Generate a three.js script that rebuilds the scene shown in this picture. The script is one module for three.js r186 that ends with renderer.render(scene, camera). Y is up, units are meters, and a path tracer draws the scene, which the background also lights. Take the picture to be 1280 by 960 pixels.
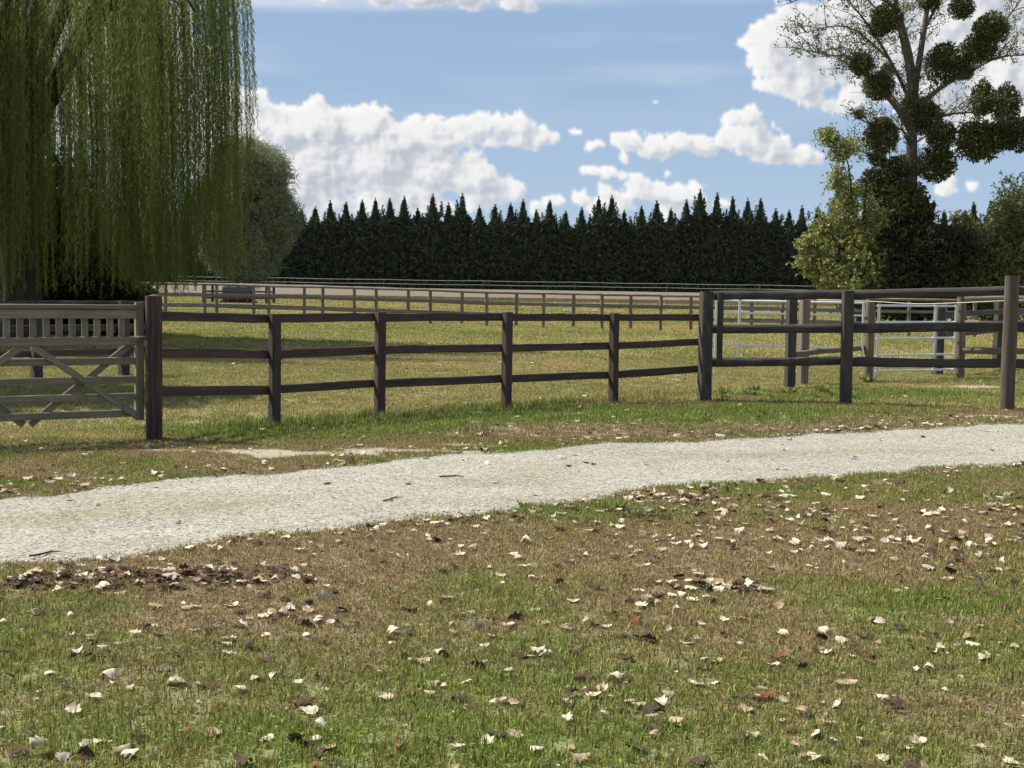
import * as THREE from 'three';
import { mergeGeometries } from 'three/addons/utils/BufferGeometryUtils.js';

// ---------------------------------------------------------------- camera, sky, sun, exposure
const scene = new THREE.Scene();
const camera = new THREE.PerspectiveCamera(30.26, 4 / 3, 0.1, 5000);
camera.position.set(0, 1.65, 0);
camera.rotation.order = 'YXZ';
camera.rotation.set(THREE.MathUtils.degToRad(-4.03), 0, THREE.MathUtils.degToRad(0.86));
const SUN_AZ = -70, SUN_EL = 52;                       // degrees left of the view, above the horizon
const rad = THREE.MathUtils.degToRad;
const sunDir = new THREE.Vector3(Math.sin(rad(SUN_AZ)) * Math.cos(rad(SUN_EL)), Math.sin(rad(SUN_EL)), -Math.cos(rad(SUN_AZ)) * Math.cos(rad(SUN_EL)));
const sun = new THREE.DirectionalLight(new THREE.Color().setRGB(1, 0.935, 0.82), 5.0);
sun.name = 'sun';
sun.position.copy(sunDir).multiplyScalar(150).add(new THREE.Vector3(0, 0, -60));
sun.target.position.set(0, 0, -60);
sun.castShadow = true;
sun.shadow.mapSize.set(4096, 4096);
Object.assign(sun.shadow.camera, { left: -90, right: 90, top: 90, bottom: -90, near: 1, far: 420 });
scene.add(sun, sun.target);
const renderer = new THREE.WebGLRenderer({ antialias: true });
renderer.setSize(1024, 768);
renderer.toneMapping = THREE.LinearToneMapping;
renderer.toneMappingExposure = 1.7;
renderer.shadowMap.enabled = true;
scene.environmentIntensity = 1;

// ---------------------------------------------------------------- helpers
function rng(seed) { let a = seed >>> 0; return () => { a = (a + 0x6D2B79F5) | 0; let t = Math.imul(a ^ (a >>> 15), 1 | a); t = (t + Math.imul(t ^ (t >>> 7), 61 | t)) ^ t; return ((t ^ (t >>> 14)) >>> 0) / 4294967296; }; }
const clamp = (v, a = 0, b = 1) => v < a ? a : v > b ? b : v;
const sstep = (a, b, v) => { const t = clamp((v - a) / (b - a)); return t * t * (3 - 2 * t); };
const mix = (a, b, t) => a + (b - a) * t;
const mix3 = (a, b, t) => [mix(a[0], b[0], t), mix(a[1], b[1], t), mix(a[2], b[2], t)];
const perm = new Float32Array(65536);
{ const r = rng(11); for (let i = 0; i < 65536; i++) perm[i] = r(); }
function vn(x, y) {                                       // value noise 0..1
  const xi = Math.floor(x), yi = Math.floor(y); let fx = x - xi, fy = y - yi;
  fx = fx * fx * fx * (fx * (fx * 6 - 15) + 10); fy = fy * fy * fy * (fy * (fy * 6 - 15) + 10);
  const a = xi & 255, b = (xi + 1) & 255, c = (yi & 255) << 8, d = ((yi + 1) & 255) << 8;
  return (perm[a | c] * (1 - fx) + perm[b | c] * fx) * (1 - fy) + (perm[a | d] * (1 - fx) + perm[b | d] * fx) * fy;
}
function fbm(x, y, o) { let s = 0, a = 0.5, n = 0; for (let i = 0; i < o; i++) { s += a * vn(x, y); n += a; a *= 0.5; const t = x * 1.6 - y * 1.2 + 17.3; y = x * 1.2 + y * 1.6 + 9.1; x = t; } return s / n; }
function vn3(x, y, z) { const zi = Math.floor(z), f = z - zi, t = f * f * (3 - 2 * f); return mix(vn(x + zi * 37.17, y + zi * 17.31), vn(x + (zi + 1) * 37.17, y + (zi + 1) * 17.31), t); }

const taken = new Map();
function numbered(name) { const n = taken.get(name) ?? 0; taken.set(name, n + 1); return n ? name + '_' + String(n).padStart(3, '0') : name; }
function tag(o, label, category, group, kind) { if (label) o.userData.label = label; if (category) o.userData.category = category; if (group) o.userData.group = group; if (kind) o.userData.kind = kind; return o; }
function shadowed(o) { o.castShadow = true; o.receiveShadow = true; return o; }
function thing(name, label, category, pos = [0, 0, 0], turn = 0, group) {
  const o = new THREE.Group(); o.name = numbered(name); o.position.set(...pos); o.rotation.y = turn; scene.add(o);
  return tag(o, label, category, group);
}
function part(name, geo, mat, parent) { const m = shadowed(new THREE.Mesh(geo, mat)); m.name = name; parent.add(m); return m; }

// ---------------------------------------------------------------- the lie of the land
const TRU = [[-14, -5.2], [-9, -8.0], [-6.2, -9.3], [-3.81, -10.52], [-3.10, -11.19], [-1.80, -12.31], [-0.60, -13.43], [0.09, -14.04], [1.10, -14.82], [2.85, -15.69], [4.33, -16.59], [6.44, -17.78], [10, -19.9], [18, -24.5]];
const TRL = [[-14, -3.6], [-9, -5.8], [-5, -7.3], [-2.94, -8.09], [-2.45, -8.32], [-1.87, -8.73], [-1.26, -9.30], [-0.43, -9.82], [0.31, -10.50], [1.03, -11.18], [2.18, -11.93], [3.32, -12.67], [4.92, -13.55], [9, -16.0], [18, -21]];
function lineAt(L, x) { for (let i = 1; i < L.length; i++) if (x <= L[i][0] || i === L.length - 1) { const t = (x - L[i - 1][0]) / (L[i][0] - L[i - 1][0]); return mix(L[i - 1][1], L[i][1], clamp(t)); } }
const edgeWob = (x, s) => (fbm(x * 1.7 + s, s * 3.1, 3) - 0.5) * 0.55 + (vn(x * 9 + s, s) - 0.5) * 0.12;
// metres inside the track (negative outside), measured along z
function inTrack(x, z) { const far = lineAt(TRU, x) - edgeWob(x, 5), near = lineAt(TRL, x) + edgeWob(x, 40); return Math.min(z - far, near - z); }
function rawH(x, z) {
  const D = -z;
  return 0.85 * sstep(60, 190, D) + 0.15 * sstep(38, 60, D) * sstep(3, -12, x) * (1 - sstep(75, 120, D)) + (fbm(x * 0.55, z * 0.55, 3) - 0.5) * 0.05;
}
const H = (x, z) => rawH(x, z);
function groundH(x, z) { return rawH(x, z) - 0.055 * sstep(0.02, 0.3, inTrack(x, z)); }

const PATCH = [
  [0.2, -5.3, 2.2, 0.9, 0.3], [-1.3, -5.6, 0.9, 0.5, 0.15], [1.9, -6.2, 0.8, 0.5, 0.3], [0.5, -10.75, 1.0, 0.3, 0.5], [1.9, -11.55, 1.0, 0.3, 0.6], [3.3, -12.4, 1.0, 0.3, 0.5], [1.3, -8.3, 1.3, 0.6, -0.25], [2.6, -10.4, 1.4, 0.7, -0.3], [3.4, -18.6, 2.0, 0.8, 0.6], [5.2, -19.3, 1.6, 0.5, 0.45], [2.6, -17.5, 1.4, 0.5, 0.4],
                                             // where grass grows greener (+) or is dried out (-): x, z, radius x, radius z, amount
  [-2.3, -15.4, 1.9, 0.8, 0.8], [-0.5, -16.9, 1.9, 0.9, 0.8], [1.5, -18.2, 2.0, 1.0, 0.9], [0.1, -10.35, 0.5, 0.22, 0.5], [0.85, -10.3, 0.6, 0.25, 0.6], [1.7, -11.2, 0.7, 0.3, 0.35], [2.4, -7.4, 0.9, 0.45, 0.5], [1.1, -6.0, 0.7, 0.4, 0.3], [-0.2, -6.4, 0.9, 0.45, 0.35],
  [0.6, -5.2, 1.4, 0.5, 0.3], [-1.2, -5.1, 1.0, 0.4, 0.25], [1.6, -5.3, 0.8, 0.6, 0.3], [-2.4, -7.6, 0.5, 0.15, 0.7], [-0.7, -8.2, 1.6, 0.8, -0.3], [0.9, -8.8, 1.6, 0.8, -0.35], [-1.4, -7.0, 0.9, 0.6, -0.2], [2.4, -9.3, 1.4, 0.9, -0.2],
  [-2.9, -15.3, 1.6, 0.5, 0.6], [-1.5, -16.6, 1.4, 0.6, 0.6], [0.3, -18.0, 1.6, 0.8, 0.8], [2.0, -18.7, 1.8, 1.0, 0.8], [4.8, -21.6, 2.4, 0.9, 0.8], [6.8, -22.6, 2.2, 0.7, 0.7], [3.6, -19.0, 1.8, 0.6, 0.5], [-4.9, -12.8, 1.6, 0.4, 0.6], [-4.0, -11.2, 0.5, 0.25, 0.6],
  [-2.2, -13.4, 1.6, 0.5, -0.5], [-0.4, -14.9, 1.5, 0.35, -0.4], [3.0, -16.8, 2.2, 0.4, -0.4], [6.4, -18.9, 1.6, 0.5, -0.6], [-4.2, -11.8, 0.9, 0.4, -0.4], [-4.6, -20.5, 1.5, 1.4, 0.35], [3.0, -47.5, 8, 3.5, 0.3], [-2, -28, 7, 4, -0.12]];
// the grazed paddock lies beyond the fences; beyond it again a bare stubble field with its own ragged edge
const FENCELINE = [[-30, 2], [-14, -8.5], [-5.73, -13.27], [-3.64, -14.4], [-2.7, -16.1], [-1.62, -17.35], [-0.07, -18.73], [1.44, -20.16], [2.79, -20.55], [4.83, -20.5], [6.92, -19.8], [14, -17.5], [40, -9]];
const inPaddock = (x, z) => z < lineAt(FENCELINE, x) - 0.15 - 0.5 * vn(x * 2.3, z * 2.3);
const inStubble = (x, z) => z < -106 - 5 * fbm(x * 0.11, 3, 3) - 1.2 * vn(x * 0.9, z * 0.9);
function greenness(x, z) {
  let g = 0.3 + (fbm(x * 0.9 + 3, z * 0.9, 4) - 0.5) * 1.5 + (vn(x * 5, z * 5) - 0.5) * 0.35;
  if (inPaddock(x, z)) g = 0.3 + (fbm(x * 0.25, z * 0.16, 3) - 0.5) * 1.0 + (vn(x * 1.9, z * 1.9) - 0.5) * 0.25;
  for (const [px, pz, rx, rz, a] of PATCH) { const d = ((x - px) / rx) ** 2 + ((z - pz) / rz) ** 2; if (d < 4) g += a * Math.exp(-d * 1.3); }
  return clamp(g);
}
const SAND = [[-3.0, -13.55, 0.6, 0.16], [-2.0, -13.45, 1.0, 0.3], [-0.95, -13.75, 0.7, 0.2], [-0.3, -14.45, 0.4, 0.12], [7.9, -24.3, 1.0, 0.42], [9.4, -24.9, 0.9, 0.4], [7.9, -22.9, 0.7, 0.1], [2.45, -22.0, 0.13, 0.1], [7.2, -18.7, 1.2, 0.25]];
function sandiness(x, z) { let s = 0; const w = (fbm(x * 2.2, z * 2.2, 3) - 0.5) * 1.9; for (const [px, pz, rx, rz] of SAND) { const d = Math.sqrt(((x - px) / rx) ** 2 + ((z - pz) / rz) ** 2); s = Math.max(s, 1 - sstep(0.75, 1.15, d + w)); } return s; }
const DRY = [0.285, 0.22, 0.15], GREEN = [0.185, 0.245, 0.065], STRAW = [0.37, 0.325, 0.19], SOIL = [0.15, 0.115, 0.078], STUBBLE = [0.165, 0.132, 0.088], SANDC = [0.36, 0.315, 0.24];
function grassColor(x, z, g) { return inStubble(x, z) ? STUBBLE : mix3(inPaddock(x, z) ? STRAW : DRY, GREEN, g); }

// ---------------------------------------------------------------- the sky: blue air, cirrus, rows of cumulus all round
{
  const W = 4096, HH = 2048, data = new Float32Array(W * HH * 4);
  const BLOBS = [
    // the cumulus of the photograph, each puff [azimuth, elevation, radius] in degrees
    [-11.2, 6.8, 1.03], [-10.3, 5.9, 1.35], [-10.9, 4.7, 1.61], [-9.3, 5.5, 1.13], [-8.4, 6.0, 1.03], [-7.6, 6.2, 0.84], [-6.5, 5.9, 0.97], [-7.8, 4.6, 1.77], [-5.9, 6.1, 0.90], [-5.2, 5.5, 1.03], [-4.3, 5.6, 0.90], [-3.5, 5.8, 0.77], [-5.6, 4.4, 1.61], [-2.9, 5.6, 0.71], [-2.1, 5.8, 0.71], [-1.3, 6.2, 0.77], [-0.5, 6.0, 0.58], [0.3, 6.2, 0.65], [1.1, 5.8, 0.52], [1.6, 5.7, 0.32], [-0.8, 5.6, 0.58], [-3.3, 4.4, 1.29], [-1.7, 4.1, 1.13], [-4.0, 3.4, 0.97], [-1.4, 3.5, 0.97], [-0.1, 3.6, 0.45], [-9.3, 3.6, 1.94], [0.2, 5.6, 0.5], [0.9, 5.6, 0.4],
    [2.6, 6.0, 0.26], [3.1, 5.5, 0.39], [4.0, 5.7, 0.45], [4.6, 5.6, 0.58], [5.6, 5.4, 0.65], [6.5, 5.6, 0.65], [7.5, 5.5, 0.71], [8.4, 5.8, 0.65], [8.7, 6.6, 0.52], [9.2, 6.6, 0.45], [9.4, 5.6, 0.97], [10.3, 5.3, 0.90], [11.2, 5.0, 0.65], [12.0, 5.0, 0.45], [4.3, 5.0, 0.32],
    [9.9, 9.6, 0.71], [10.6, 9.9, 0.97], [9.6, 8.8, 0.71], [10.4, 8.1, 0.97], [11.5, 7.8, 0.97], [9.5, 7.8, 0.45], [11.4, 9.3, 1.45], [12.9, 9.2, 1.94], [14.8, 8.6, 2.26], [16.5, 8.3, 2.26], [18.3, 7.9, 1.94], [19.7, 8.2, 1.94], [13.0, 7.1, 0.81], [15.7, 6.5, 1.29], [17.8, 6.2, 0.97], [19.5, 6.4, 1.29], [14.1, 10.1, 1.94], [17.1, 10.0, 1.94], [21.5, 8.0, 1.8], [23, 8.6, 1.5],
    [2.8, 4.5, 0.32], [3.6, 4.4, 0.45], [4.2, 4.3, 0.26], [3.4, 3.7, 0.45], [5.0, 3.8, 0.71], [5.8, 3.7, 0.65], [6.6, 3.6, 0.65], [2.5, 3.4, 0.45], [7.2, 3.4, 0.58], [1.5, 3.4, 0.45], [8.2, 3.3, 0.39],
    [-5.3, 11.1, 0.75], [-3.7, 11.2, 0.95], [-1.8, 11.2, 0.95], [-0.4, 11.1, 0.6], [-7.8, 11.0, 0.5], [0.4, 10.9, 0.5], [-6.4, 11.2, 0.6],
    [-7.4, 3.1, 1.1], [-5.4, 3.0, 1.0], [-3.4, 2.9, 0.9], [-11.5, 3.0, 1.4], [1.0, 3.0, 0.5], [3.2, 3.1, 0.5], [4.2, 3.2, 0.6], [6.2, 3.0, 0.7], [-2.8, 11.9, 1.29], [-1, 12.6, 1.2], [-4.5, 12.4, 1.1],
    [16.8, 3.8, 0.45], [17.6, 3.9, 0.39], [17.0, 4.2, 0.32], [5.7, 7.3, 0.11],
    [-15.1, 8.8, 2.26], [-13.3, 7.9, 1.61], [-16.9, 9.2, 2.58], [-13.9, 5.8, 1.94], [-16.3, 6.0, 2.26], [-18.6, 7.4, 2.58]];
  {                                                        // more clouds of the same kind, all round
    const r = rng(77);
    for (let k = 0; k < 62; k++) {
      const az = -180 + 360 * (k + r() * 0.8) / 62, el = 3 + 24 * r() * r() + (r() < 0.3 ? 12 * r() : 0), s = 1.2 + el * 0.16;
      if (az > -25 && az < 26 && el < 15) continue;
      const n = 5 + Math.floor(r() * 9);
      for (let i = 0; i < n; i++) { const q = (i / n - 0.5) * 2; BLOBS.push([az + q * s * 4.2 + (r() - 0.5) * s, el + (1 - q * q) * s * (0.2 + r() * 1.1), s * (0.45 + 0.75 * r()) * (1 - 0.5 * q * q)]); }
    }
  }
  const cell = new Map();                                  // blobs by 4-degree cells
  BLOBS.forEach(([a, e, r], i) => { const R = r * 1.9; for (let x = Math.floor((a - R) / 4); x <= Math.floor((a + R) / 4); x++) for (let y = Math.floor((e - R) / 4); y <= Math.floor((e + R) / 4); y++) { const k = ((x + 45) % 90 + 90) % 90 + y * 1000; if (!cell.has(k)) cell.set(k, []); cell.get(k).push(i); } });
  function field(a, e) {                                   // cloud depth: above 0 is cloud
    const l = cell.get(((Math.floor(a / 4) + 45) % 90 + 90) % 90 + Math.floor(e / 4) * 1000); if (!l) return -1;
    let m = 0;
    for (const i of l) { const b = BLOBS[i]; let da = a - b[0]; if (da > 180) da -= 360; else if (da < -180) da += 360; let de = e - b[1]; if (de < 0) de *= 1.7; const q = (da * da + de * de) / (b[2] * b[2] * 1.2); if (q < 3.6) { const w = Math.exp(-q * 1.25) * Math.min(1.5, 0.82 + b[2] * 0.4); m = m > w ? m + w * 0.28 : w + m * 0.28; } }
    return m;
  }
  function density(a, e) {
    const wx = (fbm(a * 0.8 + 5, e * 0.8, 3) - 0.5) * 0.8, wy = (fbm(a * 0.8 + 31, e * 0.8 + 9, 3) - 0.5) * 0.3;
    const f = field(a + wx, e + wy); if (f <= 0.02) return -1;
    const n1 = fbm(a * 1.5, e * 1.7, 6), bil = Math.abs(2 * vn(a * 3.1 + 7, e * 3.3) - 1) * 0.5 + Math.abs(2 * vn(a * 6.7, e * 7.1 + 3) - 1) * 0.3 + Math.abs(2 * vn(a * 14, e * 14.6) - 1) * 0.2 + Math.abs(2 * vn(a * 29, e * 30 + 5) - 1) * 0.1;
    return f * 0.95 - 0.50 + (n1 - 0.5) * 1.0 + (0.42 - bil) * 0.42;
  }
  const az0 = SUN_AZ, up = [0.75, 1];
  for (let j = 0; j < HH; j++) {
    const el = (j + 0.5) / HH * 180 - 90;
    for (let i = 0; i < W; i++) {
      const o = (j * W + i) * 4;
      let c;
      if (el <= -0.2) c = [0.30, 0.30, 0.26];
      else {
        const th = ((i + 0.5) / W - 0.5) * 2 * Math.PI;    // atan2(z, x)
        let az = 90 + th * 180 / Math.PI; if (az > 180) az -= 360;
        const ce = Math.cos(rad(el)), dx = Math.cos(th) * ce, dz = Math.sin(th) * ce, dy = Math.sin(rad(el));
        const cs = dx * sunDir.x + dy * sunDir.y + dz * sunDir.z, k = Math.pow(1 - clamp(el / 90), 1);
        const hz = Math.exp(-Math.max(el, 0) / 7);
        c = mix3([0.17, 0.32, 0.62], [0.285, 0.443, 0.667], Math.pow(1 - el / 90, 2.2));
        c = mix3(c, [0.60, 0.72, 0.83], hz * 0.75);
        const glow = Math.exp(-(1 - cs) * 5.5) * 0.55 + Math.exp(-(1 - cs) * 30) * 0.8;
        c = mix3(c, [0.98, 0.98, 0.97], clamp(glow));
        // cirrus veil
        if (el > 4) { const s = fbm(az * 0.055 + el * 0.02, el * 0.5 - az * 0.02, 5), s2 = fbm(az * 0.35 + 40, el * 1.3, 4); const ci = sstep(0.40, 0.68, s) * (0.35 + 0.65 * s2) * sstep(5, 10, el) * (1 - sstep(30, 60, el) * 0.5); c = mix3(c, [0.80, 0.85, 0.90], ci * 0.7); }
        if (el < 48) {
          const d = density(az, el);
          if (d > -0.12) {
            const al = sstep(-0.03, 0.085, d) * 0.96 + 0.04 * sstep(-0.12, 0.0, d);
            const sd = az0 - az > 180 ? az0 - az - 360 : az0 - az < -180 ? az0 - az + 360 : az0 - az, L = Math.hypot(sd, SUN_EL - el) || 1, ux = sd / L, uy = (SUN_EL - el) / L;
            const t = 0.38, d2 = density(az + ux * t, el + uy * t), d3 = density(az + ux * t * 2.6, el + uy * t * 2.6);
            const d1 = density(az + ux * 0.13, el + uy * 0.13), relief = clamp(0.50 + (d - Math.max(d1, -0.2)) * 1.15 + (d - Math.max(d2, -0.25)) * 0.85 + (d - Math.max(d3, -0.25)) * 0.38);
            const thin = 1 - sstep(0.0, 0.5, d);
            let lit = clamp(relief * 0.8 + thin * 0.38);
            const top = sstep(9.5, 12, el) * 0.32;          // higher clouds show their flat grey undersides
            lit = clamp(lit - top * (1 - thin));
            const cl = mix3([0.50, 0.535, 0.61], [1.0, 0.985, 0.96], lit), far = Math.exp(-el / 3.2) * 0.4;
            c = mix3(c, mix3(cl, [0.70, 0.78, 0.86], far * 0.7), al);
          }
        }
      }
      data[o] = c[0] * 0.59; data[o + 1] = c[1] * 0.59; data[o + 2] = c[2] * 0.59; data[o + 3] = 1;
    }
  }
  const t = new THREE.DataTexture(data, W, HH, THREE.RGBAFormat, THREE.FloatType);
  t.mapping = THREE.EquirectangularReflectionMapping; t.magFilter = THREE.LinearFilter; t.minFilter = THREE.LinearFilter; t.needsUpdate = true;
  scene.background = t; scene.environment = t;
}

// ---------------------------------------------------------------- textures and materials
function tex(w, h, fn, srgb = false) {
  const d = new Uint8Array(w * h * 4);
  for (let y = 0; y < h; y++) for (let x = 0; x < w; x++) { const c = fn(x, y), o = (y * w + x) * 4; d[o] = clamp(c[0]) * 255; d[o + 1] = clamp(c[1]) * 255; d[o + 2] = clamp(c[2]) * 255; d[o + 3] = 255; }
  const t = new THREE.DataTexture(d, w, h, THREE.RGBAFormat); t.wrapS = t.wrapT = THREE.RepeatWrapping; t.magFilter = THREE.LinearFilter; t.minFilter = THREE.LinearMipmapLinearFilter; t.generateMipmaps = true; if (srgb) t.colorSpace = THREE.SRGBColorSpace; t.needsUpdate = true; return t;
}
// a tile that repeats: four shifted copies blended
function tiled(fn, w, h) { return (x, y) => { const fx = x / w, fy = y / h; const b = (sx, sy) => fn(x + sx * w, y + sy * h); const wx = sstep(0, 1, fx), wy = sstep(0, 1, fy); return mix(mix(b(1, 1), b(0, 1), wx), mix(b(1, 0), b(0, 0), wx), wy); }; }
const grainRaw = (x, y) => 0.42 * fbm(x * 0.05 + 7, y * 0.0035, 3) + 0.33 * fbm(x * 0.16, y * 0.006, 4) + 0.15 * fbm(x * 0.5 + 50, y * 0.02, 3) + 0.1 * vn(x * 0.9, y * 0.3);
const grainF = tiled(grainRaw, 512, 512), blotF = tiled((x, y) => fbm(x * 0.02 + 9, y * 0.012 + 4, 4), 512, 512);
function woodTex(lo, hi, stain, amt) {
  return tex(512, 512, (x, y) => { const g = clamp((grainF(x, y) - 0.30) * 2.5), b = sstep(0.42, 0.68, blotF(x, y)); let c = mix3(lo, hi, g); c = mix3(c, stain, b * amt); const k = vn(x * 0.7, y * 0.05); if (k > 0.9) c = mix3(c, [c[0] * 0.4, c[1] * 0.4, c[2] * 0.4], 0.8); return c; }, true);
}
const woodBump = tex(512, 512, (x, y) => { const v = grainF(x, y); return [v, v, v]; });
function wood(lo, hi, stain, amt, rough = 0.85, bump = 0.006) { return new THREE.MeshStandardMaterial({ map: woodTex(lo, hi, stain, amt), bumpMap: woodBump, bumpScale: bump, roughness: rough }); }
const M = {};
M.fence = [wood([0.165, 0.122, 0.112], [0.37, 0.275, 0.245], [0.24, 0.22, 0.2], 0.5), wood([0.15, 0.12, 0.115], [0.32, 0.26, 0.235], [0.33, 0.24, 0.22], 0.5), wood([0.17, 0.12, 0.11], [0.40, 0.285, 0.25], [0.23, 0.2, 0.19], 0.45)];
M.corral = [wood([0.14, 0.125, 0.115], [0.30, 0.28, 0.26], [0.36, 0.34, 0.30], 0.5), wood([0.16, 0.14, 0.13], [0.33, 0.30, 0.275], [0.24, 0.24, 0.21], 0.6), wood([0.22, 0.19, 0.165], [0.42, 0.37, 0.32], [0.3, 0.27, 0.24], 0.5)];
M.brownpost = wood([0.32, 0.27, 0.23], [0.54, 0.47, 0.40], [0.4, 0.34, 0.29], 0.5);
M.gate = [wood([0.36, 0.335, 0.28], [0.58, 0.54, 0.45], [0.40, 0.40, 0.30], 0.6), wood([0.33, 0.31, 0.265], [0.54, 0.51, 0.43], [0.43, 0.40, 0.31], 0.6)];
M.gatepost = wood([0.14, 0.105, 0.098], [0.40, 0.295, 0.255], [0.20, 0.17, 0.16], 0.4, 0.85, 0.01);
M.far = [wood([0.38, 0.345, 0.31], [0.60, 0.56, 0.50], [0.36, 0.33, 0.3], 0.5), wood([0.34, 0.30, 0.265], [0.55, 0.50, 0.44], [0.42, 0.39, 0.36], 0.5)];
M.steel = new THREE.MeshStandardMaterial({ color: new THREE.Color().setRGB(0.62, 0.63, 0.63), metalness: 0.75, roughness: 0.42 });
M.iron = new THREE.MeshStandardMaterial({ color: new THREE.Color().setRGB(0.16, 0.15, 0.14), metalness: 0.6, roughness: 0.6 });
M.rope = new THREE.MeshStandardMaterial({ color: new THREE.Color().setRGB(0.62, 0.60, 0.42), roughness: 0.8 });
const barkF = tiled((x, y) => 0.6 * fbm(x * 0.11, y * 0.022, 4) + 0.4 * Math.abs(2 * fbm(x * 0.06, y * 0.014, 3) - 1), 256, 256);
const barkBump = tex(256, 256, (x, y) => { const v = barkF(x, y); return [v, v, v]; });
function bark(lo, hi) { return new THREE.MeshStandardMaterial({ map: tex(256, 256, (x, y) => mix3(lo, hi, clamp(barkF(x, y) * 1.8 - 0.3)), true), bumpMap: barkBump, bumpScale: 0.03, roughness: 0.95 }); }
M.barkDark = bark([0.16, 0.14, 0.12], [0.36, 0.32, 0.27]);
M.barkGrey = bark([0.27, 0.255, 0.225], [0.52, 0.49, 0.43]);
const leafMat = (r, g, b, tr = 0.4, rough = 0.75) => new THREE.MeshPhysicalMaterial({ color: new THREE.Color().setRGB(r, g, b), roughness: rough, transmission: tr, thickness: 0, specularIntensity: 0.3, side: THREE.DoubleSide });
M.blade = leafMat(1, 1, 1, 0.4, 0.8); M.blade.vertexColors = true;

// ---------------------------------------------------------------- ground and track
{
  const dirtF = tiled((x, y) => 0.5 * fbm(x * 0.05, y * 0.05, 4) + 0.5 * fbm(x * 0.35, y * 0.35, 2), 512, 512);
  const map = tex(512, 512, (x, y) => { const v = 0.62 + 0.7 * (dirtF(x, y) - 0.28); return [v, v * 0.99, v * 0.97]; });
  const bump = tex(512, 512, (x, y) => { const v = dirtF(x, y); return [v, v, v]; });
  const ringsR = []; for (let r = 0.6; r < 2600; r *= 1 + 0.0135 + 0.03 * sstep(40, 300, r)) ringsR.push(r);
  const angs = []; for (let a = -180; a < 180;) { angs.push(a); a += Math.abs(a) < 26 ? 0.28 : Math.abs(a) < 60 ? 1.5 : 4; } angs.push(180);
  const P = [], C = [], U = [], I = [], na = angs.length;
  for (const r of ringsR) for (const a of angs) {
    const x = Math.sin(rad(a)) * r, z = -Math.cos(rad(a)) * r, D = -z;
    const h = D > 0 ? groundH(x, z) : rawH(x, z) - 0.05 * 0;
    const g = greenness(x, z), s = sandiness(x, z);
    let c = mix3(grassColor(x, z, g * 0.8), SOIL, inStubble(x, z) ? 0 : 0.5 * vn(x * 4, z * 4));
    c = mix3(c, SANDC, s);
    const it = inTrack(x, z); if (it > -0.35) c = mix3(c, [0.36, 0.31, 0.24], sstep(-0.35, 0.1, it) * 0.75);
    P.push(x, h, z); C.push(...c); U.push(x / 1.7, z / 1.7);
  }
  for (let i = 0; i < ringsR.length - 1; i++) for (let k = 0; k < na - 1; k++) { const a = i * na + k, b = a + na; I.push(a, a + 1, b, b, a + 1, b + 1); }
  const base = P.length / 3; P.push(0, rawH(0, 0), 0); C.push(...SOIL); U.push(0, 0); for (let k = 0; k < na - 1; k++) I.push(base, k + 1, k);
  const geo = new THREE.BufferGeometry(); geo.setAttribute('position', new THREE.Float32BufferAttribute(P, 3)); geo.setAttribute('color', new THREE.Float32BufferAttribute(C, 3)); geo.setAttribute('uv', new THREE.Float32BufferAttribute(U, 2)); geo.setIndex(I); geo.computeVertexNormals();
  if (geo.attributes.normal.getY(Math.floor(P.length / 6)) < 0) { for (let i = 0; i < I.length; i += 3) { const t = I[i]; I[i] = I[i + 1]; I[i + 1] = t; } geo.setIndex(I); geo.computeVertexNormals(); }
  const m = shadowed(new THREE.Mesh(geo, new THREE.MeshStandardMaterial({ vertexColors: true, map, bumpMap: bump, bumpScale: 0.02, roughness: 0.97 }))); m.name = 'ground'; scene.add(m);
  tag(m, 'dry grassy paddock ground reaching to the hedge', 'ground', null, 'structure');
}
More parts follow.
